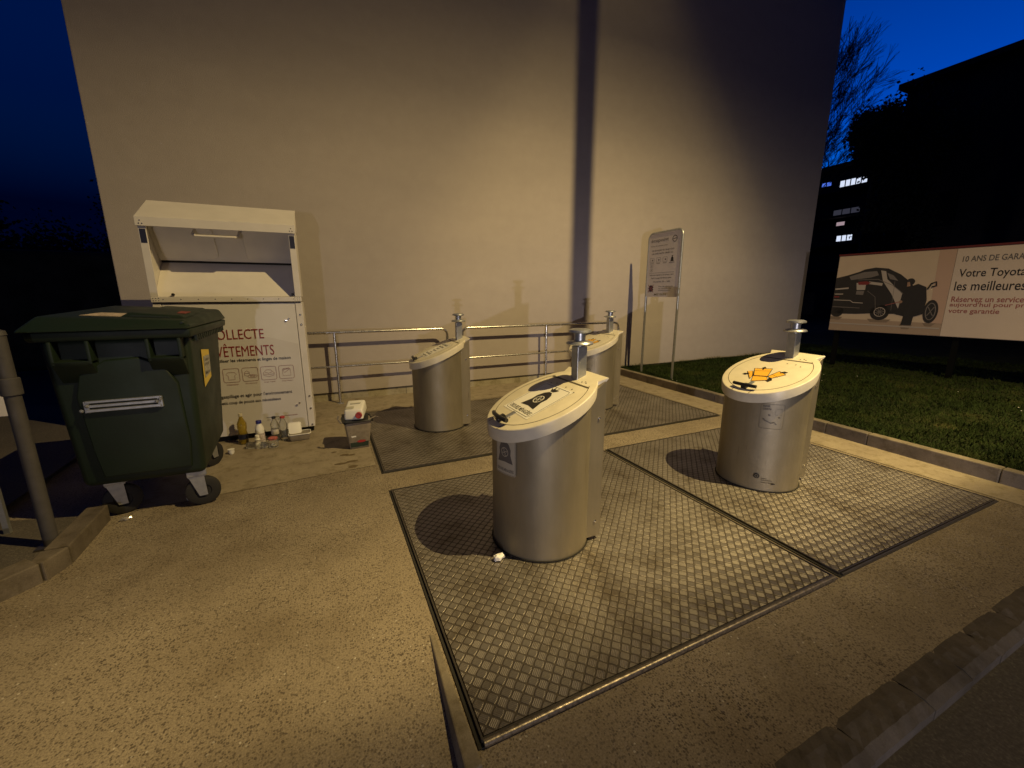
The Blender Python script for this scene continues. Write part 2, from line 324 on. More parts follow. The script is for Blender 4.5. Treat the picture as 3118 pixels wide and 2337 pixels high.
# ------------------------------------------------------------------ mesh helpers
class MB:
    def __init__(self): self.bm = bmesh.new()
    def _geo(self, vs, fs):
        v = [self.bm.verts.new(p) for p in vs]
        out = []
        for f in fs:
            try: out.append(self.bm.faces.new([v[i] for i in f]))
            except ValueError: pass
        return v, out
    def box(self, x0, x1, y0, y1, z0, z1, bev=0, M=None, seg=2):
        b = bmesh.new()
        vs = [b.verts.new(p) for p in ((x0,y0,z0),(x1,y0,z0),(x1,y1,z0),(x0,y1,z0),(x0,y0,z1),(x1,y0,z1),(x1,y1,z1),(x0,y1,z1))]
        for f in ((0,3,2,1),(4,5,6,7),(0,1,5,4),(1,2,6,5),(2,3,7,6),(3,0,4,7)): b.faces.new([vs[i] for i in f])
        if bev: bmesh.ops.bevel(b, geom=list(b.edges), offset=bev, segments=seg, affect='EDGES', profile=.5)
        return self._merge(b, M)
    def hexa(self, pts, bev=0, M=None, seg=2):
        b = bmesh.new(); vs = [b.verts.new(p) for p in pts]
        for f in ((0,3,2,1),(4,5,6,7),(0,1,5,4),(1,2,6,5),(2,3,7,6),(3,0,4,7)): b.faces.new([vs[i] for i in f])
        bmesh.ops.recalc_face_normals(b, faces=b.faces)
        if bev: bmesh.ops.bevel(b, geom=list(b.edges), offset=bev, segments=seg, affect='EDGES', profile=.5)
        return self._merge(b, M)
    def _merge(self, b, M=None):
        if M is not None: b.transform(M)
        me = bpy.data.meshes.new('tmp'); b.to_mesh(me); b.free(); self.bm.from_mesh(me); bpy.data.meshes.remove(me)
        return self
    def lathe(self, prof, n=32, M=None, cap=True):
        b = bmesh.new(); rings = []
        for r, z in prof:
            rings.append([b.verts.new((r * math.cos(2*math.pi*i/n), r * math.sin(2*math.pi*i/n), z)) for i in range(n)])
        for a, c in zip(rings, rings[1:]):
            for i in range(n): b.faces.new((a[i], a[(i+1) % n], c[(i+1) % n], c[i]))
        if cap:
            b.faces.new(list(reversed(rings[0]))); b.faces.new(rings[-1])
        bmesh.ops.recalc_face_normals(b, faces=b.faces)
        return self._merge(b, M)
    def tube(self, pts, r, n=10, radii=None, M=None, cap=True):
        b = bmesh.new(); pts = [Vector(p) for p in pts]; rings = []
        prev = None
        for i, p in enumerate(pts):
            d = (pts[min(i+1, len(pts)-1)] - pts[max(i-1, 0)]).normalized()
            if prev is None:
                a = d.orthogonal().normalized()
            else:
                a = (prev - d * prev.dot(d)).normalized()
            prev = a; c = d.cross(a); rr = radii[i] if radii else r
            rings.append([b.verts.new(p + (a*math.cos(2*math.pi*k/n) + c*math.sin(2*math.pi*k/n)) * rr) for k in range(n)])
        for q, s in zip(rings, rings[1:]):
            for i in range(n): b.faces.new((q[i], q[(i+1) % n], s[(i+1) % n], s[i]))
        if cap: b.faces.new(list(reversed(rings[0]))); b.faces.new(rings[-1])
        return self._merge(b, M)
    def poly(self, pts, M=None, z=0.0):
        b = bmesh.new(); f = b.faces.new([b.verts.new((p[0], p[1], z)) for p in pts])
        bmesh.ops.triangulate(b, faces=[f])
        return self._merge(b, M)
    def prism(self, pts, z0, z1, M=None, bev=0):
        b = bmesh.new(); lo = [b.verts.new((p[0], p[1], z0)) for p in pts]; hi = [b.verts.new((p[0], p[1], z1)) for p in pts]
        n = len(pts); b.faces.new(list(reversed(lo))); top = b.faces.new(hi)
        for i in range(n): b.faces.new((lo[i], lo[(i+1) % n], hi[(i+1) % n], hi[i]))
        bmesh.ops.recalc_face_normals(b, faces=b.faces)
        if bev:
            bmesh.ops.bevel(b, geom=[e_ for e_ in top.edges], offset=bev, segments=3, affect='EDGES', profile=.5)
        return self._merge(b, M)
    def strip(self, pts, w, M=None, z=0.0, closed=False):
        """flat line of width w along 2D points"""
        P = [Vector(p) for p in pts]; n = len(P); b = bmesh.new(); L = []
        for i in range(n):
            a = P[(i-1) % n] if (closed or i > 0) else P[i]; c = P[(i+1) % n] if (closed or i < n-1) else P[i]
            d = (c - a); d = d.normalized() if d.length else Vector((1, 0)); q = Vector((-d.y, d.x)) * w / 2
            L.append((b.verts.new((*(P[i]+q), z)), b.verts.new((*(P[i]-q), z))))
        for i in range(n if closed else n-1):
            j = (i+1) % n; b.faces.new((L[i][1], L[j][1], L[j][0], L[i][0]))
        return self._merge(b, M)
    def build(self, name, material, parent=None, smooth=False, loc=None):
        bm = self.bm
        me = bpy.data.meshes.new(name); bm.to_mesh(me); bm.free()
        me.materials.append(material)
        if smooth:
            me.polygons.foreach_set('use_smooth', [True] * len(me.polygons))
            try: me.set_sharp_from_angle(angle=R(38))
            except Exception: pass
        o = bpy.data.objects.new(name, me); col.objects.link(o)
        if parent: o.parent = parent
        if loc: o.location = loc
        return o
def build_each(mb, name, material, parent=None, smooth=False):
    """one object per separate piece"""
    bm = mb.bm; bm.verts.index_update(); bm.verts.ensure_lookup_table(); seen = set(); out = []
    for v0 in bm.verts:
        if v0.index in seen: continue
        st_, isl = [v0], []
        seen.add(v0.index)
        while st_:
            v = st_.pop(); isl.append(v)
            for e_ in v.link_edges:
                w = e_.other_vert(v)
                if w.index not in seen: seen.add(w.index); st_.append(w)
        b = bmesh.new(); mp = {v.index: b.verts.new(v.co) for v in isl}
        fs = {f for v in isl for f in v.link_faces}
        for f in fs: b.faces.new([mp[v.index] for v in f.verts])
        q = MB(); q.bm = b; out.append(q.build(name, material, parent, smooth))
    bm.free(); return out
def tag(o, label=None, cat=None, group=None, kind=None):
    if label: o['label'] = label
    if cat: o['category'] = cat
    if group: o['group'] = group
    if kind: o['kind'] = kind
    return o
def empty(name, loc=(0, 0, 0), rz=0, label=None, cat=None, group=None):
    o = bpy.data.objects.new(name, None); col.objects.link(o); o.location = loc; o.rotation_euler = (0, 0, rz)
    o.empty_display_size = .1
    return tag(o, label, cat, group)
def copy_tree(o, parent=None):
    c = o.copy(); col.objects.link(c)
    if parent: c.parent = parent
    for ch in list(o.children): copy_tree(ch, c)
    return c
def rrect(w, h, r, n=5, cx=0, cy=0):
    pts = []
    for sx_, sy_, a0 in ((1, 1, 0), (-1, 1, 90), (-1, -1, 180), (1, -1, 270)):
        for i in range(n + 1):
            a = R(a0 + 90 * i / n); pts.append((cx + sx_*(w/2-r) + r*math.cos(a), cy + sy_*(h/2-r) + r*math.sin(a)))
    return pts
def circle(r, n=24, cx=0, cy=0): return [(cx + r*math.cos(2*math.pi*i/n), cy + r*math.sin(2*math.pi*i/n)) for i in range(n)]
def frame(origin, xa, ya):
    xa = Vector(xa).normalized(); ya = Vector(ya).normalized(); za = xa.cross(ya)
    M = Matrix((xa, ya, za)).transposed().to_4x4(); M.translation = Vector(origin); return M
def text_bm(body, x0, x1, y0, y1, bold=0.0):
    """outline text fitted into the rectangle x0..x1, y0..y1 (plane coordinates)"""
    cu = bpy.data.curves.new('t', 'FONT'); cu.body = body; cu.size = 1; cu.resolution_u = 3; cu.offset = bold
    o = bpy.data.objects.new('t', cu); col.objects.link(o); bpy.context.view_layer.update()
    me = bpy.data.meshes.new_from_object(o.evaluated_get(bpy.context.evaluated_depsgraph_get()))
    b = bmesh.new(); b.from_mesh(me); bpy.data.meshes.remove(me); bpy.data.objects.remove(o); bpy.data.curves.remove(cu)
    xs = [v.co.x for v in b.verts]; ys = [v.co.y for v in b.verts]
    ax, bx, ay, by = min(xs), max(xs), min(ys), max(ys)
    for v in b.verts:
        v.co.x = x0 + (v.co.x - ax) / (bx - ax) * (x1 - x0)
        v.co.y = y0 + (v.co.y - ay) / max(1e-6, by - ay) * (y1 - y0); v.co.z = 0
    return b
def text(name, body, rect, M, material, parent, bold=0.0, wrap=None):
    b = text_bm(body, *rect, bold=bold)
    mb = MB()
    if wrap: wrap_bm(b, wrap)
    mb._merge(b, M)
    return mb.build(name, material, parent)
def wrap_bm(b, w):
    """bend plane coordinates (s, t) round a cylinder: w = (radius, angle of s=0, lift)"""
    rad, a0, lift = w
    xs = [v.co.x for v in b.verts]
    k = math.floor(min(xs) / .02) * .02
    while k < max(xs):
        k += .02
        bmesh.ops.bisect_plane(b, geom=list(b.verts) + list(b.edges) + list(b.faces), plane_co=(k, 0, 0), plane_no=(1, 0, 0))
    for v in b.verts:
        a = a0 + v.co.x / rad; z = v.co.y
        v.co = Vector(((rad + lift + v.co.z) * math.cos(a), (rad + lift + v.co.z) * math.sin(a), z))
def wrapped(name, pieces, material, parent, w):
    """pieces: list of ('poly', pts) / ('strip', pts, width, closed)"""
    src = MB()
    for p in pieces:
        if p[0] == 'poly': src.poly(p[1])
        else: src.strip(p[1], p[2], closed=p[3])
    b = src.bm; wrap_bm(b, w)
    mb = MB(); mb.bm = b
    return mb.build(name, material, parent)
def bolt(mb, p, axis, r=.006):
    q = Vector((0, 0, 1)).rotation_difference(Vector(axis)).to_matrix().to_4x4(); q.translation = Vector(p)
    mb.lathe([(r*1.5, 0), (r*1.5, r*.4), (r, r*.6), (r*.9, r*1.1), (r*.3, r*1.35)], 8, M=q)

# ------------------------------------------------------------------ ground
tag(MB().poly([(-400, -400), (400, -400), (400, 400), (-400, 400)], z=-.10).build('ground', M_asph), kind='structure')
tag(MB().poly([(-40, -12), (40, -12), (40, .545), (-40, .545)], z=-.055).build('road', M_asph), kind='structure')
ap = [(-6.5, .62), (5.9, .62), (5.9, 6.86), (-6.5, 6.86)]
tag(MB().prism(ap, -.3, 0.0).build('forecourt', M_agg), kind='structure')
tag(MB().poly([(-1.55, 3.79), (.33, 3.93), (.33, 6.85), (-1.55, 6.85)], z=.004).build('smooth_slab', M_smooth), kind='structure')
tag(MB().poly([(4.78, .62), (5.25, .62), (5.49, 6.85), (.37, 6.85), (.37, 5.95), (4.86, 5.95)], z=.004).build('edge_strip', M_smooth), kind='structure')
# raised ground behind the kerb on the left
tag(MB().poly([(-9, -4), (-4.6, -.1), (-1.72, 3.06), (-1.64, 3.14), (-1.64, 3.70), (-2.3, 3.9), (-2.4, 6.9), (-30, 30), (-30, -4)], z=.06).build('left_yard', M_asph), kind='structure')
k = MB()
k.hexa([(-1.66, 3.16, -.1), (-1.54, 3.16, -.1), (-1.56, 3.72, -.1), (-1.68, 3.72, -.1), (-1.66, 3.16, .12), (-1.54, 3.16, .12), (-1.56, 3.72, .12), (-1.68, 3.72, .12)], .008)
k.hexa([(-1.66, 3.02, -.1), (-1.59, 3.00, -.1), (-1.54, 3.15, -.1), (-1.67, 3.15, -.1), (-1.66, 3.02, .118), (-1.59, 3.00, .118), (-1.54, 3.15, .118), (-1.67, 3.15, .118)], .008)
k.hexa([(-4.9, -.3, -.1), (-4.8, -.4, -.1), (-1.60, 2.99, -.1), (-1.70, 3.09, -.1), (-4.9, -.3, .12), (-4.8, -.4, .12), (-1.60, 2.99, .12), (-1.70, 3.09, .12)], .008)
M_kerbl = mat_smooth_concrete('kerb_shaded_concrete', (.10, .08, .06), (.18, .15, .115))  # kerb concrete darkened to follow the light falling off at left
tag(k.build('left_kerb', M_kerbl), kind='structure')
k = MB()
k.hexa([(-5.2, -.1, 0), (-5.1, -.2, 0), (-1.86, 3.05, 0), (-1.96, 3.15, 0), (-5.2, -.1, .10), (-5.1, -.2, .10), (-1.86, 3.05, .10), (-1.96, 3.15, .10)], .006)
tag(k.build('inner_kerb', M_kerbl), kind='structure')
# lawn kerb: stones of about a metre; a few weathered darker
def kx(y): return 5.20 + (y - 1.5) * .046
light_k, dark_k = MB(), MB()
ys = [-.6, .35, 1.25, 2.24, 2.66, 3.5, 4.25, 5.03, 5.78, 6.84]
for i, (a, b_) in enumerate(zip(ys, ys[1:])):
    mb = dark_k if i in (3, 6) else light_k
    g = .0025
    mb.hexa([(kx(a), a+g, -.2), (kx(a)+.10, a+g, -.2), (kx(b_)+.10, b_-g, -.2), (kx(b_), b_-g, -.2),
             (kx(a), a+g, .135), (kx(a)+.10, a+g, .135), (kx(b_)+.10, b_-g, .135), (kx(b_), b_-g, .135)], .009)
tag(light_k.build('lawn_kerb', M_kerb), kind='structure'); tag(dark_k.build('lawn_kerb', M_kerbd), kind='structure')
# rough stone kerb along the road
rk = MB(); xx = -6.0; rnd = random.Random(3)
while xx < 7:
    w = rnd.uniform(.26, .52); b = bmesh.new(); nx, ny = 10, 4
    y0 = .50 + rnd.uniform(-.004, .004); y1 = .645 + rnd.uniform(-.006, .006); zt = .011 + rnd.uniform(-.003, .002)
    gr = [[b.verts.new((xx + .001 + (w-.002)*i/nx, y0 + (y1-y0)*j/ny, zt + rnd.uniform(-.005, .005) - (.018 if j == 0 else .008 if j == ny else 0) - (.006 if i in (0, nx) else 0))) for j in range(ny+1)] for i in range(nx+1)]
    for i in range(nx):
        for j in range(ny): b.faces.new((gr[i][j], gr[i+1][j], gr[i+1][j+1], gr[i][j+1]))
    for e_ in bmesh.ops.extrude_edge_only(b, edges=[q for q in b.edges if len(q.link_faces) == 1])['geom']:
        if isinstance(e_, bmesh.types.BMVert): e_.co.z = -.12
    bmesh.ops.recalc_face_normals(b, faces=b.faces)
    rk._merge(b); xx += w
tag(rk.build('road_kerb', M_stone), kind='structure')
tag(MB().box(-8, 8, .51, .66, -.2, -.016).build('kerb_bed', M_stone), kind='structure')
# low raised edging at the corner of the front plate
tag(MB().hexa([(.275, 1.02, -.02), (.352, 1.02, -.02), (.352, 1.68, -.02), (.318, 1.70, -.02), (.292, 1.02, .062), (.352, 1.02, .062), (.352, 1.68, .004), (.328, 1.70, .004)], .006).build('edging_strip', M_kerb), kind='structure')

# lawn
lb = bmesh.new(); nx, ny = 90, 90
def lawn_z(x, y):
    return .085 + .012*math.sin(x*3.1+y*1.3) + .01*math.sin(y*4.7-x*1.9) + .03*max(0, min(1, (x-5.6)/2))
gx = [5.26 + (i/nx)**2.0*46 for i in range(nx+1)]; gy = [-8 + 50*(j/ny) for j in range(ny+1)]
G = []
for i in range(nx+1):
    row = []
    for y in gy:
        xv = max(gx[i] if i else 0, kx(min(y, 6.84))+.06) if i < 6 else gx[i]
        row.append(lb.verts.new((xv, y, lawn_z(xv, y))))
    G.append(row)
for i in range(nx):
    for j in range(ny): lb.faces.new((G[i][j], G[i+1][j], G[i+1][j+1], G[i][j+1]))
mb = MB(); mb._merge(lb)
tag(mb.build('lawn', M_lawn, smooth=True), kind='structure')
# grass blades
rng = np.random.default_rng(5)
nb = 120000
d = rng.random(nb) ** 1.7
bxp = 5.33 + d * 8.0; byp = rng.uniform(-.5, 6.8, nb); 
bxp = bxp + (byp - 1.5) * .046
far = bxp > 9
byp = np.where(far, rng.uniform(-1, 12, nb), byp)
keep = ~((byp > 6.78) & (bxp < 11.6)); bxp, byp = bxp[keep], byp[keep]; n = len(bxp)
clump = .5 + .5*np.sin(bxp*5.3 + 1.7*np.sin(byp*3.1))*np.sin(byp*4.9 + 1.3*np.cos(bxp*2.7))
hh = (.018 + .045 * rng.random(n) * (.35 + .9*clump)) * (1 + .02*(bxp-5))
wall_near = np.abs(byp - 6.75) < .12; hh = np.where(wall_near, hh*1.5, hh)
an = rng.uniform(0, 2*np.pi, n); ww = .0035 + .003*rng.random(n) + .0006*(bxp-5)
z0 = .083 + .012*np.sin(bxp*3.1+byp*1.3) + .01*np.sin(byp*4.7-bxp*1.9) + .03*np.clip((bxp-5.6)/2, 0, 1)
lean = rng.normal(0, .55, (n, 2)) * hh[:, None]
co = np.zeros((n, 3, 3), np.float32)
co[:, 0] = np.stack([bxp - ww*np.cos(an), byp - ww*np.sin(an), z0], 1)
co[:, 1] = np.stack([bxp + ww*np.cos(an), byp + ww*np.sin(an), z0], 1)
co[:, 2] = np.stack([bxp + lean[:, 0], byp + lean[:, 1], z0 + hh], 1)
me = bpy.data.meshes.new('grass'); me.vertices.add(3*n); me.vertices.foreach_set('co', co.ravel())
me.loops.add(3*n); me.loops.foreach_set('vertex_index', np.arange(3*n, dtype=np.int32))
me.polygons.add(n); me.polygons.foreach_set('loop_start', np.arange(0, 3*n, 3, dtype=np.int32)); me.update(calc_edges=True)
me.materials.append(M_blade)
go = bpy.data.objects.new('grass', me); col.objects.link(go)
tag(go, 'short uneven dark green grass growing on the lawn beside the kerb', 'grass', kind='stuff')
# daisies / fallen petals
fl = MB()
for cx, cy, nn, sp in ((8.3, 4.6, 12, .25), (7.0, 3.9, 3, .3), (8.0, 1.9, 3, .25), (9.0, 3.3, 2, .6), (7.2, 1.2, 2, .5), (5.6, 5.3, 3, .05), (5.52, 4.6, 3, .1)):
    for _ in range(nn):
        px, py = cx + random.gauss(0, sp), cy + random.gauss(0, sp)
        if px < kx(py) + .14: continue
        fl.lathe([(.003, 0), (.008, .003), (.003, .006)], 6, M=Matrix.Translation((px, py, lawn_z(px, py) + .035)))
tag(fl.build('daisy_flowers', M_milk), 'tiny white daisies scattered through the lawn', 'flowers', kind='stuff')

# ------------------------------------------------------------------ the big blank building
b1 = empty('apartment_block', (4.6, 6.82, 0), label='tall blank beige rendered end wall rising behind the waste bins', cat='building')
MB().box(-6.91, 6.9, 0, 12, .13, 15, .01).build('wall', M_wall, b1, loc=None)
MB().box(-6.89, 6.88, .025, 11.9, -.2, .128).build('plinth', M_plinth, b1)
pj = MB()
for i in range(13): pj.box(-6.6 + i*1.05, -6.594 + i*1.05, .0215, .03, 0, .128)
build_each(pj, 'plinth_joint', M_seam, b1)
MB().box(-6.9, 6.89, .008, .03, .118, .13).build('gap_shade', M_seam, b1)  # dark strip painted as the shadow gap below the overhanging render

# ------------------------------------------------------------------ tread plates
def plate(x0, x1, y0, y1, label, z=.016, front=False):
    t = empty('floor_plate', ((x0+x1)/2, (y0+y1)/2, 0), label=label, cat='metal plate', group='tread plates set in the paving around the bins')
    w, h = (x1-x0)/2, (y1-y0)/2
    MB().box(-w+.014, w-.014, -h+.014, h-.014, .001, z).build('tread', M_tread, t)
    fm = MB()
    for s in (-1, 1):
        fm.box(-w, w, s*(h-.004)-.004, s*(h-.004)+.004, .001, z+.003)
        fm.box(s*(w-.004)-.004, s*(w-.004)+.004, -h+.009, h-.009, .001, z+.003)
    build_each(fm, 'frame', M_iron, t)
    gm = MB(); e2 = .017
    for s in (-1, 1):
        gm.box(-w-e2, w+e2, s*(h+e2/2)-e2/2, s*(h+e2/2)+e2/2, .0005, .0065)
        gm.box(s*(w+e2/2)-e2/2, s*(w+e2/2)+e2/2, -h+.001, h-.001, .0005, .0065)
    build_each(gm, 'gap_seal', M_seam, t)
    return t
pA = plate(.385, 2.545, 1.125, 3.30, 'metal tread plate under the nearest bin, at the front left', front=True)
pB = plate(2.60, 4.70, 1.125, 3.30, 'metal tread plate at the front right beside the lawn kerb')
pC = plate(.375, 2.545, 3.71, 5.84, 'metal tread plate at the back left beside the bucket and below the railing')
pD = plate(2.60, 4.76, 3.71, 5.90, 'metal tread plate at the back right between the hidden rear bin and the kerb')
MB().tube([(-1.075, -1.0875-.012, .014), (1.07, -1.0875-.012, .014)], .013, 10).build('edge_bar', M_edge, pA, smooth=True)
MB().tube([(-1.04, -1.0875-.010, .010), (1.04, -1.0875-.010, .010)], .009, 10).build('edge_bar', M_iron, pB, smooth=True)

# ------------------------------------------------------------------ the four steel bins
SL = .409; TH = math.atan(SL)
def top_z(x): return .956 + SL * x
def lidM(x, y=0, lift=0.0, up=True):
    """plane on the lid: text right = -y, text up = up the slope"""
    o = Vector((x, y, top_z(x))) + Vector((-math.sin(TH), 0, math.cos(TH))) * lift
    return frame(o, (0, -1, 0), (math.cos(TH), 0, math.sin(TH)))
def lid_outline(r, back=True, n=56):
    pts = []
    a1 = R(40)
    for i in range(n + 1):
        a = a1 + (2*math.pi - 2*a1) * i / n; pts.append((r*math.cos(a), r*math.sin(a)))
    if back:
        pts += [(.285, -.198), (.345, -.230), (.352, 0), (.345, .230), (.285, .198)]
    return pts
def make_bin():
    t = empty('waste_bin', (0, 0, .016))
    b = bmesh.new(); n = 72; Rr = .316
    lo, hi, mi = [], [], []
    for i in range(n):
        a = 2*math.pi*i/n; cx_, cy_ = Rr*math.cos(a), Rr*math.sin(a)
        lo.append(b.verts.new((cx_, cy_, .006))); hi.append(b.verts.new((cx_, cy_, top_z(cx_) - .045)))
    for i in range(n): b.faces.new((lo[i], lo[(i+1) % n], hi[(i+1) % n], hi[i]))
    mb = MB(); mb._merge(b); mb.build('body', M_steel, t, smooth=True)
    MB().lathe([(.318, 0), (.318, .010), (.325, .012), (.325, .006)], 64, cap=False).build('base_shade', M_seam, t, smooth=True)  # black ring stands in for the shadow gap at the foot
    # rear housing: flat cheeks and back
    zt1, zt0 = top_z(.335) - .012, top_z(.20) - .04
    MB().hexa([(.22, -.222, .03), (.335, -.220, .03), (.335, .220, .03), (.22, .222, .03),
               (.22, -.222, zt0), (.335, -.220, zt1), (.335, .220, zt1), (.22, .222, zt0)], .004).build('rear_housing', M_steel, t)
    rv = MB()
    for z in (.14, .84):
        for s in (-1, 1): bolt(rv, (.290, s*.2215, z), (0, s, 0), .007)
    build_each(rv, 'rivet', M_chrome, t)
    # lid slab
    b = bmesh.new(); P = lid_outline(.348)
    top = [b.verts.new((p[0], p[1], top_z(p[0]))) for p in P]
    low = [b.verts.new((p[0]*(.985), p[1]*.985, top_z(p[0]) - (.078 if p[0] < .30 else .012))) for p in P]
    tf = b.faces.new(top); b.faces.new(list(reversed(low)))
    for i in range(len(P)): b.faces.new((low[i], low[(i+1) % len(P)], top[(i+1) % len(P)], top[i]))
    bmesh.ops.recalc_face_normals(b, faces=b.faces)
    bmesh.ops.bevel(b, geom=list(tf.edges), offset=.009, segments=3, affect='EDGES', profile=.5)
    mb = MB(); mb._merge(b); lid = mb.build('lid', M_cream, t, smooth=True)
    # hatch in the lid: groove lines
    gl = MB(); out = []
    for i in range(49):
        a = R(42) + (2*math.pi - R(84)) * i / 48; xx_, yy_ = .298*math.cos(a), .298*math.sin(a)
        out.append((-yy_, xx_/math.cos(TH)))
    gl.strip(out, .0045, M=lidM(0, 0, .0012))
    gl.strip([(-.215, .205/math.cos(TH)), (.215, .205/math.cos(TH))], .013, M=lidM(0, 0, .0014))
    gl.strip([(-.075, -.29/math.cos(TH)), (-.075, -.34/math.cos(TH))], .005, M=lidM(0, 0, .0012))
    gl.strip([(.075, -.29/math.cos(TH)), (.075, -.34/math.cos(TH))], .005, M=lidM(0, 0, .0012))
    gl.build('hatch_seam', mat('lid_groove', (.10, .08, .045), .7), lid)
    sc = MB()
    for x_, y_ in ((.235, -.10), (.245, -.125), (.235, -.145), (.15, -.05), (.15, -.12), (.155, .07), (.14, .12), (-.235, -.03), (-.24, -.01), (.13, -.17)):
        sc.poly(circle(.0055, 8), M=lidM(x_, y_, .0016))
    build_each(sc, 'screw', M_ink2, lid)
    # black grip at the low end, on a bright bracket
    g = MB()
    g.tube([(-.10, 0, .026), (-.07, -.008, .030), (0, -.014, .034), (.07, -.008, .030), (.10, 0, .026)], .014, 10, M=lidM(-.275, 0, 0))
    g.box(-.022, .022, -.028, .03, .003, .028, .006, M=lidM(-.275, 0, 0))
    g.build('handle', M_black, lid, smooth=True)
    MB().box(-.018, .018, .03, .10, .001, .005, .001, M=lidM(-.275, 0, 0)).build('latch_plate', M_galv, lid)
    # lifting post with two mushroom discs
    p = empty_part = MB().box(-.036, .036, -.036, .036, top_z(.27) - .03, 1.268, .004, M=Matrix.Translation((.275, 0, 0))).build('lifting_post', M_galv, t)
    q = Matrix.Translation((.275, 0, 0))
    MB().lathe([(.030, 1.262), (.030, 1.272), (.084, 1.280), (.088, 1.287), (.080, 1.297), (.045, 1.304)], 32, M=q).build('lower_disc', M_galv, p, smooth=True)
    MB().lathe([(.036, 1.30), (.036, 1.352)], 24, M=q).build('neck', M_galv, p, smooth=True)
    MB().lathe([(.036, 1.350), (.066, 1.354), (.074, 1.360), (.070, 1.372), (.052, 1.379), (.02, 1.381)], 32, M=q).build('upper_disc', M_galv, p, smooth=True)
    return t
BAG = [(-.062, -.055), (-.045, .0), (-.048, .03), (-.035, .062), (-.012, .080), (.012, .080), (.035, .062), (.048, .03), (.045, 0), (.062, -.055), (0, -.048)]
TIE = [(-.012, .086), (-.034, .112), (-.014, .104), (-.012, .124), (.004, .106), (.022, .122), (.020, .104), (.036, .106), (.012, .086)]
def bag_pieces(s, cx=0, cy=0):
    return [('poly', [(cx+x*s, cy+y*s) for x, y in BAG]), ('poly', [(cx+x*s, cy+y*s) for x, y in TIE])]
def swirl(s, cx=0, cy=0):
    out = [('strip', [(cx+x*s, cy+y*s) for x, y in circle(.027, 24, 0, .012)], .004*s, True)]
    for a in range(0, 360, 90):
        p = [(0, .012), (.010*math.cos(R(a+40)), .012+.010*math.sin(R(a+40))), (.018*math.cos(R(a+10)), .012+.018*math.sin(R(a+10))), (.026*math.cos(R(a+35)), .012+.026*math.sin(R(a+35)))]
        out.append(('strip', [(cx+x*s, cy+y*s) for x, y in p], .004*s, False))
    return out
def flat(name, pieces, material, parent, M, lift):
    mb = MB(); L = M @ Matrix.Translation((0, 0, lift))
    for p in pieces:
        if p[0] == 'poly': mb.poly(p[1], M=L)
        else: mb.strip(p[1], p[2], M=L, closed=p[3])
    return mb.build(name, material, parent)
def lid_of(t): return [c for c in t.children if c.name.split('.')[0] == 'lid'][0]
def body_of(t): return [c for c in t.children if c.name.split('.')[0] == 'body'][0]
def bag_lid(t):
    M = lidM(-.028, 0, 0)
    st = MB().poly(rrect(.335, .345, .004), M=M @ Matrix.Translation((0, 0, .0018))).build('sticker', M_sticker, t)
    flat('sticker_border', [('strip', rrect(.31, .318, .025), .003, True)], M_ink, st, M, .0026)
    flat('bag_symbol', bag_pieces(1.36, .01, -.012), M_ink, st, M, .0026)
    flat('bag_swirl', swirl(1.36, .01, -.012), M_sticker, st, M, .0034)
    text('lettering', 'ORDURES MÉNAGÈRES', (-.138, .138, -.145, -.103), M @ Matrix.Translation((0, 0, .0026)), M_ink, st, bold=.012)
def box_lid(t, s=1.0):
    M = lidM(0, 0, 0)
    G_ = [[(-.064, -.105), (.043, -.080), (.001, .044), (-.132, .006)], [(-.064, -.113), (.043, -.090), (.080, -.140), (-.025, -.193)],
          [(.045, -.083), (.075, .022), (.150, -.015), (.085, -.105)], [(-.070, -.108), (-.115, -.040), (-.154, -.058), (-.058, -.165)]]
    st = flat('box_symbol', [('poly', g) for g in G_], M_yel, t, M, .0018)
    lines = [('strip', g, .007, True) for g in G_] + [('strip', [(-.066, -.109), (.045, -.085)], .009, False), ('strip', [(-.11, -.03), (.02, .005)], .0025, False), ('strip', [(.05, -.04), (.12, -.07)], .0025, False)]
    def arrow(x, y, ang, k_=1.0):
        c, s_ = math.cos(R(ang)), math.sin(R(ang))
        return ('poly', [(x + (a*c - b*s_)*k_, y + (a*s_ + b*c)*k_) for a, b in [(-.028, -.007), (.004, -.007), (.004, -.020), (.028, 0), (.004, .020), (.004, .007), (-.028, .007)]])
    lines += [arrow(-.065, .030, 105), arrow(.118, .012, 30), arrow(-.140, -.098, 215), arrow(.085, -.130, -70, 1.3)]
    flat('symbol_outline', lines, M_ink, st, M, .0026)
def stripe_lid(t):
    M = lidM(-.028, 0, 0)
    st = MB().poly(rrect(.32, .345, .004), M=M @ Matrix.Translation((0, 0, .0018))).build('sticker', M_sticker, t)
    for txt, w_, a, c in (('BOUTEILLES', .11, .120, .150), ('FLACONS', .09, .070, .100), ('PET', .05, .024, .050), ('BRIQUES', .06, -.022, .002), ('ALU', .04, -.062, -.042), ('BOUTEILLES', .10, -.104, -.076), ('MERCI', .10, -.150, -.128)):
        text('lettering', txt, (-w_, w_, a, c), M @ Matrix.Translation((0, 0, .0026)), M_ink, st, bold=.03)
    flat('sticker_border', [('strip', rrect(.30, .325, .01), .0025, True)], M_ink2, st, M, .0026)
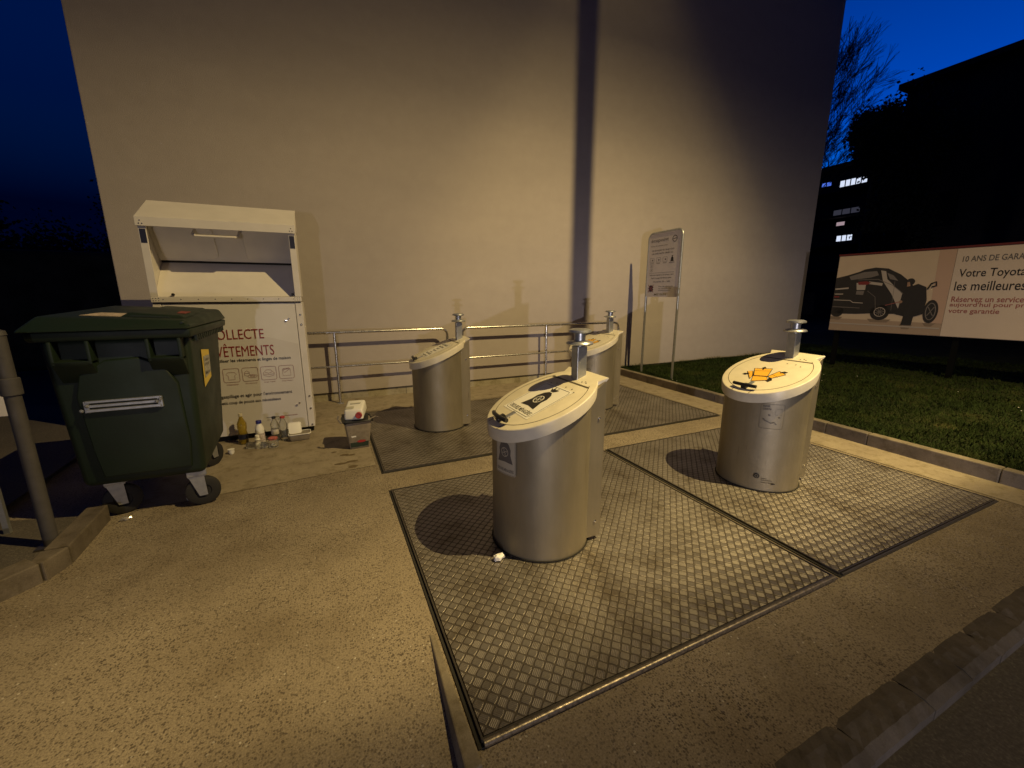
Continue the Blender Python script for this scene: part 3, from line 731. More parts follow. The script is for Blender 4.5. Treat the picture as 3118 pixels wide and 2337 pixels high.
def side_bag(t, ang=R(200)):
    w = (.322, ang, .0012)
    st = wrapped('side_sticker', [('poly', [(x, y+.655) for x, y in rrect(.165, .235, .012)])], mat('faded_sticker', (.42, .38, .29), .45), t, w)
    wrapped('sticker_border', [('strip', [(x, y+.655) for x, y in rrect(.157, .225, .012)], .002, True)], M_ink2, st, (w[0], w[1], .002))
    wrapped('bag_symbol', bag_pieces(1.0, 0, .667), M_ink2, st, (w[0], w[1], .002))
    wrapped('bag_swirl', swirl(1.0, 0, .667), mat('faded_sticker', ()), st, (w[0], w[1], .0028))
    text('lettering', 'ORDURES MÉNAGÈRES', (-.068, .068, .557, .581), None, M_ink2, st, bold=.012, wrap=(w[0], w[1], .002))
def side_box(t, ang=R(224), company=True):
    w = (.322, ang, .0016)
    out = wrapped('side_print', [('strip', [(x, y+.645) for x, y in rrect(.165, .20, .014)], .002, True),
                                 ('strip', [(.02, .660), (.065, .660), (.065, .710), (.02, .710)], .0015, True),
                                 ('strip', [(-.05, .61), (-.03, .605), (-.005, .59), (.02, .60), (.035, .58)], .009, False),
                                 ('poly', circle(.007, 8, -.02, .655)), ('poly', circle(.007, 8, .05, .64)), ('poly', circle(.007, 8, -.055, .62))],
                  mat('faded_print', (.13, .115, .09), .5), t, w)
    text('lettering', 'PAPIER', (-.07, -.02, .72, .735), None, M_ink2, out, bold=.02, wrap=w)
    text('lettering', 'CARTON', (-.07, -.012, .697, .712), None, M_ink2, out, bold=.02, wrap=w)
    if company:
        lg = wrapped('maker_mark', [('poly', circle(.022, 20, -.055, .135)), ('strip', [(-.02, .085), (.075, .085)], .003, False), ('strip', [(-.02, .105), (.06, .105)], .003, False),
                                    ('strip', [(-.02, .12), (.02, .12)], .003, False), ('poly', [(.05, .07), (.085, .075), (.085, .082), (.06, .083)])], M_ink, t, w)
        wrapped('maker_ring', [('strip', circle(.011, 16, -.055, .135), .003, True)], M_steel, lg, (w[0], w[1], .003))
GB = 'brushed steel underground waste bins with cream lids'
bins = []
proto = make_bin()
spots = [(1.21, 2.215), (3.385, 2.20), (1.225, 4.89), (3.50, 4.87)]
for i, (x_, y_) in enumerate(spots):
    o = proto if i == 0 else copy_tree(proto)
    o.location = (x_, y_, .016); bins.append(o)
labs = ['brushed steel waste bin nearest the camera, black rubbish bag sticker on its lid',
        'brushed steel waste bin at the right near the lawn, orange open box on its lid',
        'brushed steel waste bin behind at the left, a striped lettered sticker on its lid',
        'steel waste bin at the back, half hidden behind the post of the nearest bin']
for o, l in zip(bins, labs): tag(o, l, 'waste bin', GB)
bag_lid(lid_of(bins[0])); side_bag(body_of(bins[0]))
box_lid(lid_of(bins[1])); side_box(body_of(bins[1]))
stripe_lid(lid_of(bins[2]))
box_lid(lid_of(bins[3])); side_box(body_of(bins[3]), company=False)

# ------------------------------------------------------------------ railings
def railing(x0, x1, post_x, label, left_drop=True, right_drop=True):
    t = empty('handrail', (x0, 6.62, 0), label=label, cat='railing', group='tubular steel railings in front of the wall')
    L = x1 - x0; r = .021; zt = 1.08; rb = .10
    pts = []
    if left_drop:
        pts += [(0, 0, 0), (0, 0, zt - rb)] + [(rb - rb*math.cos(R(a)), 0, zt - rb + rb*math.sin(R(a))) for a in (20, 40, 60, 80)]
    pts += [(rb if left_drop else 0, 0, zt), (L - (rb if right_drop else 0), 0, zt)]
    if right_drop:
        pts += [(L - rb + rb*math.sin(R(a)), 0, zt - rb + rb*math.cos(R(a))) for a in (20, 40, 60, 80)] + [(L, 0, zt - rb), (L, 0, 0)]
    MB().tube(pts, r, 12).build('top_rail', M_rail, t, smooth=True)
    MB().tube([(0, 0, .57), (L, 0, .57)], .017, 10).build('middle_rail', M_rail, t, smooth=True)
    for px in post_x:
        MB().tube([(px - x0, 0, 0), (px - x0, 0, zt - .012)], .021, 12).build('post', M_rail, t, smooth=True)
        MB().box(px - x0 - .045, px - x0 + .045, -.05, .05, 0, .008).build('foot_plate', M_galv, t)
    return t
railing(-1.9, 1.83, (-1.2, .12), 'left steel tube railing between clothing bank and far left bin', left_drop=False)
railing(2.09, 5.34, (3.70,), 'right steel tube railing behind the half hidden bin, ending by the lawn')

# ------------------------------------------------------------------ information sign on two legs
nS = Vector((-1, 0, 0))
S0 = Vector((5.70, 6.27, .06)); S1 = Vector((5.70, 5.50, .06))
sg = empty('information_sign', (5.70, 5.885, 0), label='tall narrow recycling information sign on two tube legs in the lawn', cat='sign')
hw = .40; zt = 2.72; zb = 1.56; rb = .10
pts = [(0, hw, .0), (0, hw, zt - rb)] + [(0, hw - rb + rb*math.cos(R(a)), zt - rb + rb*math.sin(R(a))) for a in (22, 45, 68)] + [(0, hw-rb, zt), (0, -hw+rb, zt)] + \
      [(0, -hw + rb - rb*math.sin(R(a)), zt - rb + rb*math.cos(R(a))) for a in (22, 45, 68)] + [(0, -hw, zt-rb), (0, -hw, .0)]
MB().tube(pts, .022, 12).build('tube_frame', M_galv, sg, smooth=True)
MS = frame((-.008, 0, (zt+zb)/2), (0, -1, 0), (0, 0, 1))
ph = zt - zb; pan = MB().prism(rrect(2*hw-.03, ph-.03, .04), -.006, .006, M=MS).build('panel', M_signp, sg)
def st(body, x0, x1, y0, y1, m_=M_ink2, bold=.01): text('lettering', body, (x0, x1, y0, y1), MS @ Matrix.Translation((0, 0, .0075)), m_, pan, bold=bold)
st('écopoint', -.33, .10, .40, .475); st('Points de récupération', -.33, .08, .335, .358)
st('CET ÉCOPOINT EST POUR VOUS', -.30, .24, .255, .285, M_ink); st('LES DÉCHETS TRIÉS ICI', -.30, .22, .20, .23, M_ink)
st('Aidez-nous à garder ce lieu propre, merci', -.32, .27, -.185, -.155, M_ink); st('Dépôts sauvages interdits sous peine', -.28, .22, -.24, -.21, M_ink)
st('Horaires 7h - 20h', -.22, .20, -.30, -.275, M_ink); st('Pas de déchets', -.07, .27, -.385, -.365); st('en dehors des', -.07, .24, -.42, -.40); st('conteneurs', -.07, .20, -.455, -.435)
st('MEYRIN', -.17, .12, -.535, -.50, mat('ochre_ink', (.20, .16, .06), .5))
pc = [('strip', [(-.34, -.13), (.28, -.13)], .005, False), ('strip', circle(.05, 24, .24, .435), .014, True), ('strip', [(.2, .43), (.28, .44)], .012, False)]
for kx_ in (-.28, -.12, .04): pc += [('strip', rrect(.10, .08, .01, cx=kx_, cy=.10), .004, True), ('poly', circle(.016, 8, kx_+.01, .10)), ('strip', [(kx_-.045, .04), (kx_+.045, .04)], .008, False)]
for ky_ in (-.01, -.08): pc += [('strip', rrect(.07, .045, .01, cx=-.28, cy=ky_), .004, True), ('poly', circle(.010, 8, -.28, ky_))]
flat('pictogram', pc, M_ink2, pan, MS, .0075)
flat('bag_pictogram', bag_pieces(.62, .21, .085) + [('strip', [(.14, .035), (.27, .035)], .008, False)], M_ink, pan, MS, .0075)
flat('litter_picture', [('poly', [(-.27+.075*math.cos(R(a))*(1 if i % 2 else .62), -.41+.062*math.sin(R(a))*(1 if i % 2 else .62)) for i, a in enumerate(range(0, 360, 20))])], mat('purple_print', (.06, .02, .05), .5), pan, MS, .0075)
flat('litter_cross', [('strip', [(-.34, -.34), (-.20, -.48)], .012, False), ('strip', [(-.34, -.48), (-.20, -.34)], .012, False)], M_redd, pan, MS, .0085)

# ------------------------------------------------------------------ billboard
bu = Vector((.121, -.9927, 0)); bo = Vector((9.95, 5.2, 0))
bb = empty('billboard', bo, label='wide landscape billboard with a dark car picture on the lawn at right', cat='billboard')
MBd = frame((0, 0, 0), bu, (0, 0, 1))   # u along board, z up; normal faces camera side
if (MBd.to_3x3() @ Vector((0, 0, 1))).dot(Vector((-1, 0, 0))) < 0: raise RuntimeError('board normal')
def bp(name, pieces, material, parent, lift): return flat(name, pieces, material, parent, MBd, lift)
MB().box(-.09, 3.75, .86, 2.39, -.05, 0, .004, M=MBd).build('board', mat('board_back', (.10, .08, .07), .6), bb)
MB().box(-.10, 3.76, 2.39, 2.425, -.055, .006, .003, M=MBd).build('top_trim', mat('maroon_trim', (.10, .01, .01), .5), bb)
for u_ in (.05, 1.85, 3.6): MB().box(u_-.04, u_+.04, -.06, .86, -.12, -.05, M=MBd).build('leg', mat('black_post', (.004, .004, .004), .9, spec=.05), bb)
M_tan = mat('poster_tan', (.46, .36, .26), .55, noise=(1.5, .08, 4)); M_pos = mat('poster_white', (.50, .41, .34), .55, noise=(2, .05, 3))
M_floor = mat('poster_floor', (.30, .22, .16), .55); M_carb = mat('poster_car', (.018, .016, .016), .5); M_cargrey = mat('poster_grey', (.14, .12, .11), .5)
M_carl = mat('poster_highlight', (.34, .29, .25), .5); M_skin = mat('poster_skin', (.25, .15, .10), .6); M_redp = mat('poster_red_tan', (.40, .27, .20), .55)
px_ = bp('picture', [('poly', [(-.08, .87), (1.64, .87), (1.64, 2.38), (-.08, 2.38)])], M_tan, bb, .003)
bp('picture_floor', [('poly', [(-.08, .87), (1.64, .87), (1.64, 1.09), (-.08, 1.12)])], M_floor, px_, .006)
bp('picture_wall', [('poly', [(1.45, 1.10), (1.64, 1.08), (1.64, 2.38), (1.42, 2.38)])], M_redp, px_, .006)
bp('floor_line', [('strip', [(-.08, 1.02), (1.62, 1.0)], .025, False)], M_carl, px_, .009)
bp('car_silhouette', [('poly', [(-.08, 1.95), (.12, 2.0), (.30, 2.06), (.38, 2.10), (.55, 2.13), (.75, 2.10), (.95, 1.98), (1.10, 1.84), (1.20, 1.70), (1.22, 1.25), (1.10, 1.20), (.95, 1.24), (.60, 1.24), (.35, 1.22), (.10, 1.22), (-.08, 1.22)]),
     ('poly', circle(.15, 20, .73, 1.26)), ('poly', circle(.11, 20, .02, 1.26))], M_carb, px_, .009)
bp('car_window', [('poly', [(.14, 1.97), (.38, 2.05), (.58, 2.06), (.62, 1.98), (.50, 1.94), (.18, 1.90)])], M_cargrey, px_, .012)
bp('car_highlights', [('poly', [(.64, 2.07), (.72, 2.05), (.76, 1.90), (1.02, 1.62), (1.00, 1.34), (.86, 1.62), (.70, 1.86)]), ('poly', [(.28, 1.84), (.44, 1.84), (.44, 1.70), (.30, 1.70)]),
     ('strip', [(-.07, 1.72), (.16, 1.74)], .03, False), ('strip', [(-.07, 1.50), (.22, 1.49), (.27, 1.45), (.44, 1.44)], .014, False), ('strip', [(-.07, 1.62), (.08, 1.62)], .02, False), ('strip', [(.48, 1.84), (.70, 1.80)], .05, False),
     ('strip', circle(.085, 18, .73, 1.27), .012, True)], M_carl, px_, .012)
bp('tail_lamp_picture', [('poly', [(.30, 1.86), (.44, 1.87), (.52, 1.84), (.46, 1.80), (.32, 1.80)]), ('poly', [(-.07, 1.58), (.02, 1.58), (.02, 1.55), (-.07, 1.55)])], mat('poster_red', (.16, .02, .02), .5), px_, .0135)
bp('body_line_picture', [('strip', [(.30, 1.90), (.62, 1.90), (.86, 1.78), (1.08, 1.58)], .010, False), ('strip', [(.48, 1.68), (.62, 1.56), (.66, 1.30)], .008, False), ('strip', [(.88, 1.86), (.90, 1.30)], .006, False), ('strip', [(-.07, 1.36), (.40, 1.34)], .012, False), ('poly', [(.74, 2.02), (.84, 1.97), (.93, 1.86), (.80, 1.90)]), ('poly', [(.30, 1.68), (.43, 1.68), (.42, 1.60), (.30, 1.61)])], M_cargrey, px_, .0135)
for g_ in [('poly', [(.55, 1.13), (.92, 1.13), (.86, 1.07), (.60, 1.07)]), ('poly', [(1.05, 1.04), (1.25, 1.04), (1.20, .96), (1.10, .96)]), ('poly', [(1.38, 1.09), (1.56, 1.09), (1.50, 1.03), (1.42, 1.03)]), ('poly', [(-.08, 1.16), (.13, 1.15), (.08, 1.09), (-.08, 1.10)])]: bp('reflection_picture', [g_], mat('poster_reflection', (.19, .14, .10), .5), px_, .0075)
bp('spokes_picture', [('strip', [(.73 - .075*math.cos(R(a)), 1.27 - .075*math.sin(R(a))), (.73 + .075*math.cos(R(a)), 1.27 + .075*math.sin(R(a)))], .010, False) for a in (10, 46, 82, 118, 154)], M_cargrey, px_, .014)
bp('wheel_picture', [('poly', [(1.46+.10*math.cos(R(a)), 1.30+.21*math.sin(R(a))) for a in range(0, 360, 15)])], M_carb, px_, .012)
bp('wheel_rim_picture', [('strip', [(1.46+.065*math.cos(R(a)), 1.30+.15*math.sin(R(a))) for a in range(0, 360, 20)], .014, True), ('strip', [(1.42, 1.22), (1.50, 1.38)], .012, False), ('strip', [(1.42, 1.38), (1.50, 1.22)], .012, False)], M_cargrey, px_, .015)
bp('crouching_figure_picture', [('poly', [(1.02, 1.60), (1.10, 1.74), (1.22, 1.80), (1.34, 1.74), (1.38, 1.50), (1.36, 1.25), (1.24, 1.20), (1.23, 1.04), (1.08, 1.04), (1.10, 1.20), (1.02, 1.35)]),
     ('poly', circle(.062, 14, 1.11, 1.84)), ('strip', [(1.36, 1.70), (1.40, 1.80), (1.46, 1.83), (1.47, 1.76), (1.41, 1.74)], .025, False)], M_carb, px_, .015)
bp('figure_skin_picture', [('poly', [(1.065, 1.83), (1.10, 1.84), (1.12, 1.76), (1.07, 1.75)]), ('poly', circle(.028, 10, 1.02, 1.47))], M_skin, px_, .018)
bp('arm_line_picture', [('strip', [(.80, 1.40), (1.0, 1.47)], .012, False)], M_redd, px_, .018)
tp = bp('text_panel', [('poly', [(1.645, .87), (3.74, .87), (3.74, 2.38), (1.645, 2.38)])], M_pos, bb, .003)
def bt(body, x0, x1, y0, y1, m_, bold=.0): text('lettering', body, (x0, x1, y0, y1), MBd @ Matrix.Translation((0, 0, .006)), m_, tp, bold=bold)
bt('10 ANS DE GARANTIE', 1.73, 2.61, 2.155, 2.25, M_ink2, .012)
bt('Votre Toyota mérite', 1.72, 2.87, 1.86, 2.035, M_ink, .008)
bt('les meilleures mains', 1.70, 2.89, 1.67, 1.825, M_ink, .008)
bt('Réservez un service', 1.695, 2.52, 1.475, 1.57, M_redd, .012)
bt("aujourd'hui pour prolonger", 1.69, 2.88, 1.375, 1.47, M_redd, .012)
bt('votre garantie', 1.69, 2.29, 1.26, 1.36, M_redd, .012)

# ------------------------------------------------------------------ clothing collection container
cc = empty('clothing_container', (-.88, 5.28, 0), label='white metal clothing collection container with open chute hood and red lettering', cat='container')
W = .67; fz = .075; dz = .46
body = MB(); body.box(-W+.075, W-.075, .004, dz, fz, 1.535, .003); body = body.build('body', M_panel, cc)
fr = MB()
fr.box(-W, -W+.070, 0, dz, fz, 1.535, .004); fr.box(W-.070, W, 0, dz, fz, 1.535, .004)
build_each(fr, 'corner_frame', M_white, cc)
MB().box(-W+.02, W-.02, .06, dz-.02, .005, fz).build('underside_shade', mat('shade_black', (.008, .008, .008), .8), cc)  # black block painted as the shade under the container
# tinted swoosh of the printed panel
MB().poly([(-W+.08, .30), (-W+.08, .95), (-.35, 1.12), (0, 1.17), (.30, 1.16), (W-.08, 1.07), (W-.08, .09), (-W+.08, .09)], M=frame((0, .0025, 0), (1, 0, 0), (0, 0, 1))).build('panel_tint', M_panel2, body)
MB().box(-W, W, -.02, .03, 1.548, 1.60, .004).build('chute_sill', M_white, cc)
MB().box(-W+.01, W-.01, -.008, .02, 1.536, 1.546).build('sill_gap', M_seam, cc)
# hood: cheeks, sloping roof, front lip, back
hd = MB(); zl0, zl1, zr = 2.27, 2.355, 2.58
for s in (-1, 1):
    xa, xb = (s*W, s*(W-.018)) if s < 0 else (s*(W-.018), s*W)
    hd.hexa([(xa, .0, 1.602), (xb, .0, 1.602), (xb, dz, 1.602), (xa, dz, 1.602), (xa, .0, zl1-.01), (xb, .0, zl1-.01), (xb, dz, zl1-.01), (xa, dz, zl1-.01)], .002)
    xa, xb = (-W, -W+.062) if s < 0 else (W-.062, W)
    hd.box(xa, xb, -.012, .004, 1.602, zl0, .002)
build_each(hd, 'hood_cheek', M_white, cc)
rf = MB()
rf.hexa([(-W-.012, -.03, zl1-.01), (W+.012, -.03, zl1-.01), (W+.012, .40, zr-.012), (-W-.012, .40, zr-.012), (-W-.012, -.03, zl1), (W+.012, -.03, zl1), (W+.012, .40, zr), (-W-.012, .40, zr)], .003)
rf.hexa([(-W-.012, .402, zr-.012), (W+.012, .402, zr-.012), (W+.012, dz, zr-.012), (-W-.012, dz, zr-.012), (-W-.012, .402, zr), (W+.012, .402, zr), (W+.012, dz, zr), (-W-.012, dz, zr)])
for s in (-1, 1):
    xa = s*W - .006; rf.hexa([(xa, .0, zl1-.02), (xa+.012, .0, zl1-.02), (xa+.012, dz, zl1-.02), (xa, dz, zl1-.02), (xa, .02, zl1-.008), (xa+.012, .02, zl1-.008), (xa+.012, dz, zr-.013), (xa, dz, zr-.013)])
rf.build('roof', M_white, cc)
MB().box(-W-.012, W+.012, -.034, -.02, zl0, zl1, .003).build('front_lip', M_white, cc)
# chute flap: leaning upper panel with two pressed fields, lower tray
M_in = M_white
pb, zc = .40, 1.985
MB().hexa([(-W+.02, .14, 2.36), (W-.02, .14, 2.36), (W-.02, .16, 2.36), (-W+.02, .16, 2.36), (-W+.02, pb-.02, zc), (W-.02, pb-.02, zc), (W-.02, pb, zc), (-W+.02, pb, zc)]).build('chute_flap', M_in, cc)
fl_dir = Vector((0, .14-pb, 2.36-zc)).normalized()
MF = frame((0, pb-.021, zc), (1, 0, 0), fl_dir)
for cx_ in (-.36, .40):
    MB().prism(rrect(.50, .36, .05, cx=cx_, cy=.215), .0, .012, M=MF, bev=.008).build('pressed_field', M_in, cc, smooth=True)
MB().hexa([(-W+.02, .055, 1.602), (W-.02, .055, 1.602), (W-.02, .075, 1.602), (-W+.02, .075, 1.602), (-W+.02, pb+.03, zc-.02), (W-.02, pb+.03, zc-.02), (W-.02, pb+.05, zc-.02), (-W+.02, pb+.05, zc-.02)]).build('chute_tray', M_in, cc)
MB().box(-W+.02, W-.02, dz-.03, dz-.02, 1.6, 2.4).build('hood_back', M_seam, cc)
hz = MB(); hz.tube([(-.26, .20, 2.30), (-.26, .05, 2.225), (-.235, .015, 2.205), (.11, .015, 2.205), (.135, .05, 2.225), (.135, .20, 2.30)], .013, 8)
hz.build('chute_handle', M_white, cc, smooth=True)
nv = MB(); nv.box(-W+.008, -W+.056, -.0145, -.0125, 2.115, 2.245); nv.box(W-.056, W-.008, -.0145, -.0125, 2.115, 2.245); build_each(nv, 'warning_sticker', M_navy, cc)
stp = MB()
for xs_ in (-.50, .58): stp.lathe([(.014, 0), (.014, .02), (.008, .026)], 10, M=frame((xs_, .055, 1.625), (1, 0, 0), (0, 0, 1)))
build_each(stp, 'rubber_stop', M_black, cc)
rv = MB()
for xs_ in (-W+.02, -W+.045, W-.045, W-.02, ): bolt(rv, (xs_, -.034, zl0+.022), (0, -1, 0), .004)
for xs_ in (-W+.03, W-.03): bolt(rv, (xs_, -.034, zl0+.05), (0, -1, 0), .004)
for i in range(9): bolt(rv, (-W+.10+i*.145, -.02, 1.577), (0, -1, 0), .0035)
for s in (-1, 1):
    for a_ in range(3):
        for zz in (1.565, 1.588): bolt(rv, (s*(W-.02-a_*.022), -.02, zz), (0, -1, 0), .003)
    for zz in (1.40, 1.29, .45, .30, .10): bolt(rv, (s*(W-.028), 0, zz), (0, -1, 0), .008)
build_each(rv, 'rivet', M_chrome, cc)
lk = MB()
for xx_, zz in ((.50, 1.34), (.51, .36)): lk.box(xx_-.02, xx_+.006, -.012, .004, zz-.006, zz+.006, .003, M=Matrix.Translation((0, 0, 0))); bolt(lk, (xx_+.02, .004, zz+.016), (0, -1, 0), .008)
lk.build('lock', M_chrome, cc)
MC = frame((.88, -.0, 0), (1, 0, 0), (0, 0, 1))
def ct(body_, x0, x1, y0, y1, m_, bold=.0):   # world x and z on the front panel
    text('lettering', body_, (x0, x1, y0, y1), MC @ Matrix.Translation((0, 0, .0006)), m_, body, bold=bold)
f_ = .96
ct('COLLECTE', -1.135, -.622, 1.149, 1.256, M_red, .0); ct('VÊTEMENTS', -1.085, -.543, .962, 1.106, M_red, .0)
ct('Pour réutiliser les vêtements et linges de maison', -1.23, -.387, .893, .938, M_ink, .010)
for i, cap in enumerate(('Linge Maison', 'Linge Table', 'Maroquinerie', 'Vêtements')):
    x1_ = -.370 - i*.178; x0_ = x1_ - .150; cxm = (x0_+x1_)/2
    flat('pictogram', [('strip', rrect(.150, .150, .018, cx=cxm, cy=.757), .0035, True)], M_redd, body, MC, .0006)
    ct(cap, x0_+.02, x1_-.02, .648, .664, M_redd)
def cl(pcs, lift=.0009): flat('pictogram', pcs, M_redd, body, MC, lift)
c4, c3, c2, c1_ = -.445, -.623, -.801, -.979
cl([('strip', [(c4-.04, .79), (c4-.04, .715), (c4+.04, .715), (c4+.04, .79)], .003, True), ('strip', [(c4-.04, .79), (c4-.02, .80), (c4+.02, .80), (c4+.04, .79)], .003, False), ('strip', [(c4-.03, .77), (c4-.02, .75), (c4+.035, .79)], .003, False), ('strip', [(c4-.04, .775), (c4+.03, .805)], .003, False)])
cl([('strip', [(c3-.055, .76), (c3-.02, .795), (c3+.02, .795), (c3+.055, .755), (c3+.05, .73), (c3, .715), (c3-.05, .735)], .003, True), ('strip', [(c3-.05, .75), (c3, .74), (c3+.05, .745)], .003, False), ('strip', [(c3-.035, .77), (c3+.0, .755), (c3+.035, .77)], .003, False)])
cl([('strip', [(c2+.02+.045*math.cos(R(a)), .735+.018*math.sin(R(a))) for a in range(0, 360, 24)], .003, True), ('strip', [(c2+.02+.025*math.cos(R(a)), .737+.008*math.sin(R(a))) for a in range(0, 360, 30)], .003, True), ('strip', [(c2-.055, .75), (c2-.05, .785), (c2-.03, .80), (c2-.01, .785), (c2-.005, .75), (c2-.03, .74)], .003, True), ('strip', [(c2-.05, .77), (c2-.01, .77)], .003, False)])
cl([('strip', [(c1_-.03, .79), (c1_-.05, .77), (c1_-.03, .755), (c1_-.03, .71), (c1_+.03, .71), (c1_+.03, .755), (c1_+.05, .77), (c1_+.03, .79)], .003, True)])
ct("Stop au gaspillage et agir pour l'environnement", -1.245, -.413, .495, .545, M_ink, .010)
ct('Un petit coup de pouce aux nécessiteux', -1.18, -.533, .425, .470, M_ink, .010)
ct('Renseignements :', -.70, -.565, .232, .248, M_ink, .01); ct('www.collecte-textile', -.55, -.385, .238, .252, M_redd, .01)
ct('merci de votre geste', -.70, -.55, .205, .218, M_ink2, .01)

# ------------------------------------------------------------------ green wheeled dumpster
dp = empty('wheeled_dumpster', (-1.26, 4.1, 0), label='large dark green plastic wheeled dumpster with scuffed lid in front of the clothing container', cat='dumpster')
ox, oy = 1.26, -4.1
def dpt(x, y, z): return (x + ox, y + oy, z)
zb_, zt_ = .285, 1.335
MB().hexa([dpt(-1.645, 3.66, zb_), dpt(-.925, 3.63, zb_), dpt(-.985, 4.62, zb_+.02), dpt(-1.63, 4.62, zb_+.02),
           dpt(-1.675, 3.60, zt_), dpt(-.885, 3.60, zt_), dpt(-.93, 4.78, zt_), dpt(-1.69, 4.78, zt_)], .045, seg=4).build('body', M_green, dp, smooth=True)
# shallow dome pressed in the front face and ribs
def front_y(z): return 3.60 + (zt_-z)*.05 
fp = MB()
dome = [(-1.52, .55), (-1.54, .95), (-1.50, 1.10), (-1.36, 1.19), (-1.18, 1.20), (-1.05, 1.13), (-.99, 1.0), (-.98, .55), (-1.0, .36), (-1.5, .36)]
MFd = frame(dpt(0, 3.625, 0), (1, 0, 0), (0, .0, 1))
fp.prism(dome, -.03, .0045, M=frame(dpt(0, 3.632, 0), (1, 0, 0), (0, -.045, 1)), bev=.01)
fp.build('front_panel', M_green, dp, smooth=True)
fr2 = MB()
fr2.tube([dpt(-1.42, 3.645, .83), dpt(-1.36, 3.64, .70), dpt(-1.14, 3.64, .70), dpt(-1.05, 3.64, .83)], .010, 8)
fr2.tube([dpt(-1.50, 3.60, 1.07), dpt(-1.43, 3.60, 1.06), dpt(-1.41, 3.61, .90), dpt(-1.38, 3.64, .50)], .009, 8)
build_each(fr2, 'front_rib', M_greend, dp, smooth=True)
# rim, overhanging lip and grab pockets
rm = MB()
rm.hexa([dpt(-1.69, 3.53, 1.325), dpt(-.86, 3.53, 1.325), dpt(-.885, 4.84, 1.325), dpt(-1.71, 4.84, 1.325), dpt(-1.695, 3.52, 1.385), dpt(-.85, 3.52, 1.385), dpt(-.88, 4.85, 1.385), dpt(-1.72, 4.85, 1.385)], .012)
rm.build('rim', M_green, dp, smooth=True)
for (a, b_) in ((-1.60, -1.40), (-1.115, -.92)):
    gp = MB()
    gp.box(a+ox, a+ox+.02, 3.53+oy, 3.61+oy, 1.175, 1.325, .004); gp.box(b_-.02+ox, b_+ox, 3.53+oy, 3.61+oy, 1.175, 1.325, .004)
    gp.hexa([dpt(a, 3.54, 1.165), dpt(b_, 3.54, 1.165), dpt(b_, 3.62, 1.04), dpt(a, 3.62, 1.04), dpt(a, 3.525, 1.195), dpt(b_, 3.525, 1.195), dpt(b_, 3.615, 1.20), dpt(a, 3.615, 1.20)], .006)
    gp.build('grab_pocket', M_green, dp, smooth=True)
# serrated underside of the side rim
sr = MB()
for i in range(16):
    y_ = 3.72 + i*.068; x_ = -.868 - (y_-3.6)*.026
    sr.box(x_-.02+ox, x_+.006+ox, y_+oy, y_+.03+oy, 1.285, 1.326)
build_each(sr, 'rim_tooth', M_greend, dp)
# lid: shallow dome with a raised hinge shell and open flap edge
lid = MB()
lid.hexa([dpt(-1.73, 3.49, 1.388), dpt(-.845, 3.49, 1.388), dpt(-.875, 4.87, 1.39), dpt(-1.72, 4.87, 1.39), dpt(-1.66, 3.62, 1.485), dpt(-.90, 3.64, 1.44), dpt(-.91, 4.80, 1.485), dpt(-1.68, 4.80, 1.53)], .02, seg=3)
lid = lid.build('lid', M_green, dp, smooth=True)
MB().hexa([dpt(-1.30, 3.74, 1.46), dpt(-.92, 3.74, 1.447), dpt(-.975, 4.72, 1.48), dpt(-1.30, 4.72, 1.50), dpt(-1.26, 3.80, 1.495), dpt(-.96, 3.80, 1.468), dpt(-1.0, 4.66, 1.503), dpt(-1.27, 4.66, 1.525)], .012, seg=3).build('lid_flap', M_green, lid, smooth=True)
sh = MB(); sh.hexa([dpt(-1.28, 3.735, 1.452), dpt(-.99, 3.73, 1.440), dpt(-.99, 3.745, 1.440), dpt(-1.28, 3.75, 1.452), dpt(-1.22, 3.738, 1.478), dpt(-1.02, 3.735, 1.462), dpt(-1.02, 3.75, 1.462), dpt(-1.22, 3.75, 1.478)])
sh.build('flap_gap', M_greend, lid)
lr = MB()
for dx in (0, .035): lr.tube([dpt(-.868-dx, 3.56, 1.405+dx*.6), dpt(-.892-dx, 4.82, 1.41+dx*.6)], .008, 6)
build_each(lr, 'lid_ridge', M_green, lid, smooth=True)
MB().hexa([dpt(-1.50, 3.75, 1.479), dpt(-1.30, 3.75, 1.468), dpt(-1.27, 3.95, 1.478), dpt(-1.46, 3.95, 1.488), dpt(-1.50, 3.75, 1.483), dpt(-1.30, 3.75, 1.473), dpt(-1.27, 3.95, 1.483), dpt(-1.46, 3.95, 1.493)]).build('torn_label', mat('torn_paper', (.52, .42, .34), .8, noise=(30, .5, 4)), lid)
MB().hexa([dpt(-1.02, 3.95, 1.478), dpt(-.97, 3.95, 1.474), dpt(-.97, 4.1, 1.48), dpt(-1.03, 4.1, 1.486), dpt(-1.02, 3.95, 1.482), dpt(-.97, 3.95, 1.479), dpt(-.97, 4.1, 1.486), dpt(-1.03, 4.1, 1.492)]).build('red_remnant', mat('faded_red', (.22, .05, .04), .7), lid)
# steel bar on the front
br = MB()
br.box(-1.50+ox, -1.10+ox, 3.565+oy, 3.60+oy, .845, .865, .003); br.box(-1.50+ox, -1.10+ox, 3.57+oy, 3.60+oy, .875, .895, .003); br.box(-1.50+ox, -1.10+ox, 3.572+oy, 3.60+oy, .905, .922, .003)
br.box(-1.51+ox, -1.48+ox, 3.575+oy, 3.65+oy, .84, .92, .003); br.box(-1.12+ox, -1.09+ox, 3.575+oy, 3.65+oy, .84, .92, .003)
for p in ((-1.49, .89), (-1.52, .86), (-1.12, .885), (-1.10, .90)): bolt(br, dpt(p[0], 3.566, p[1]), (0, -1, 0), .008)
br.build('lifting_bar', M_galv, dp)
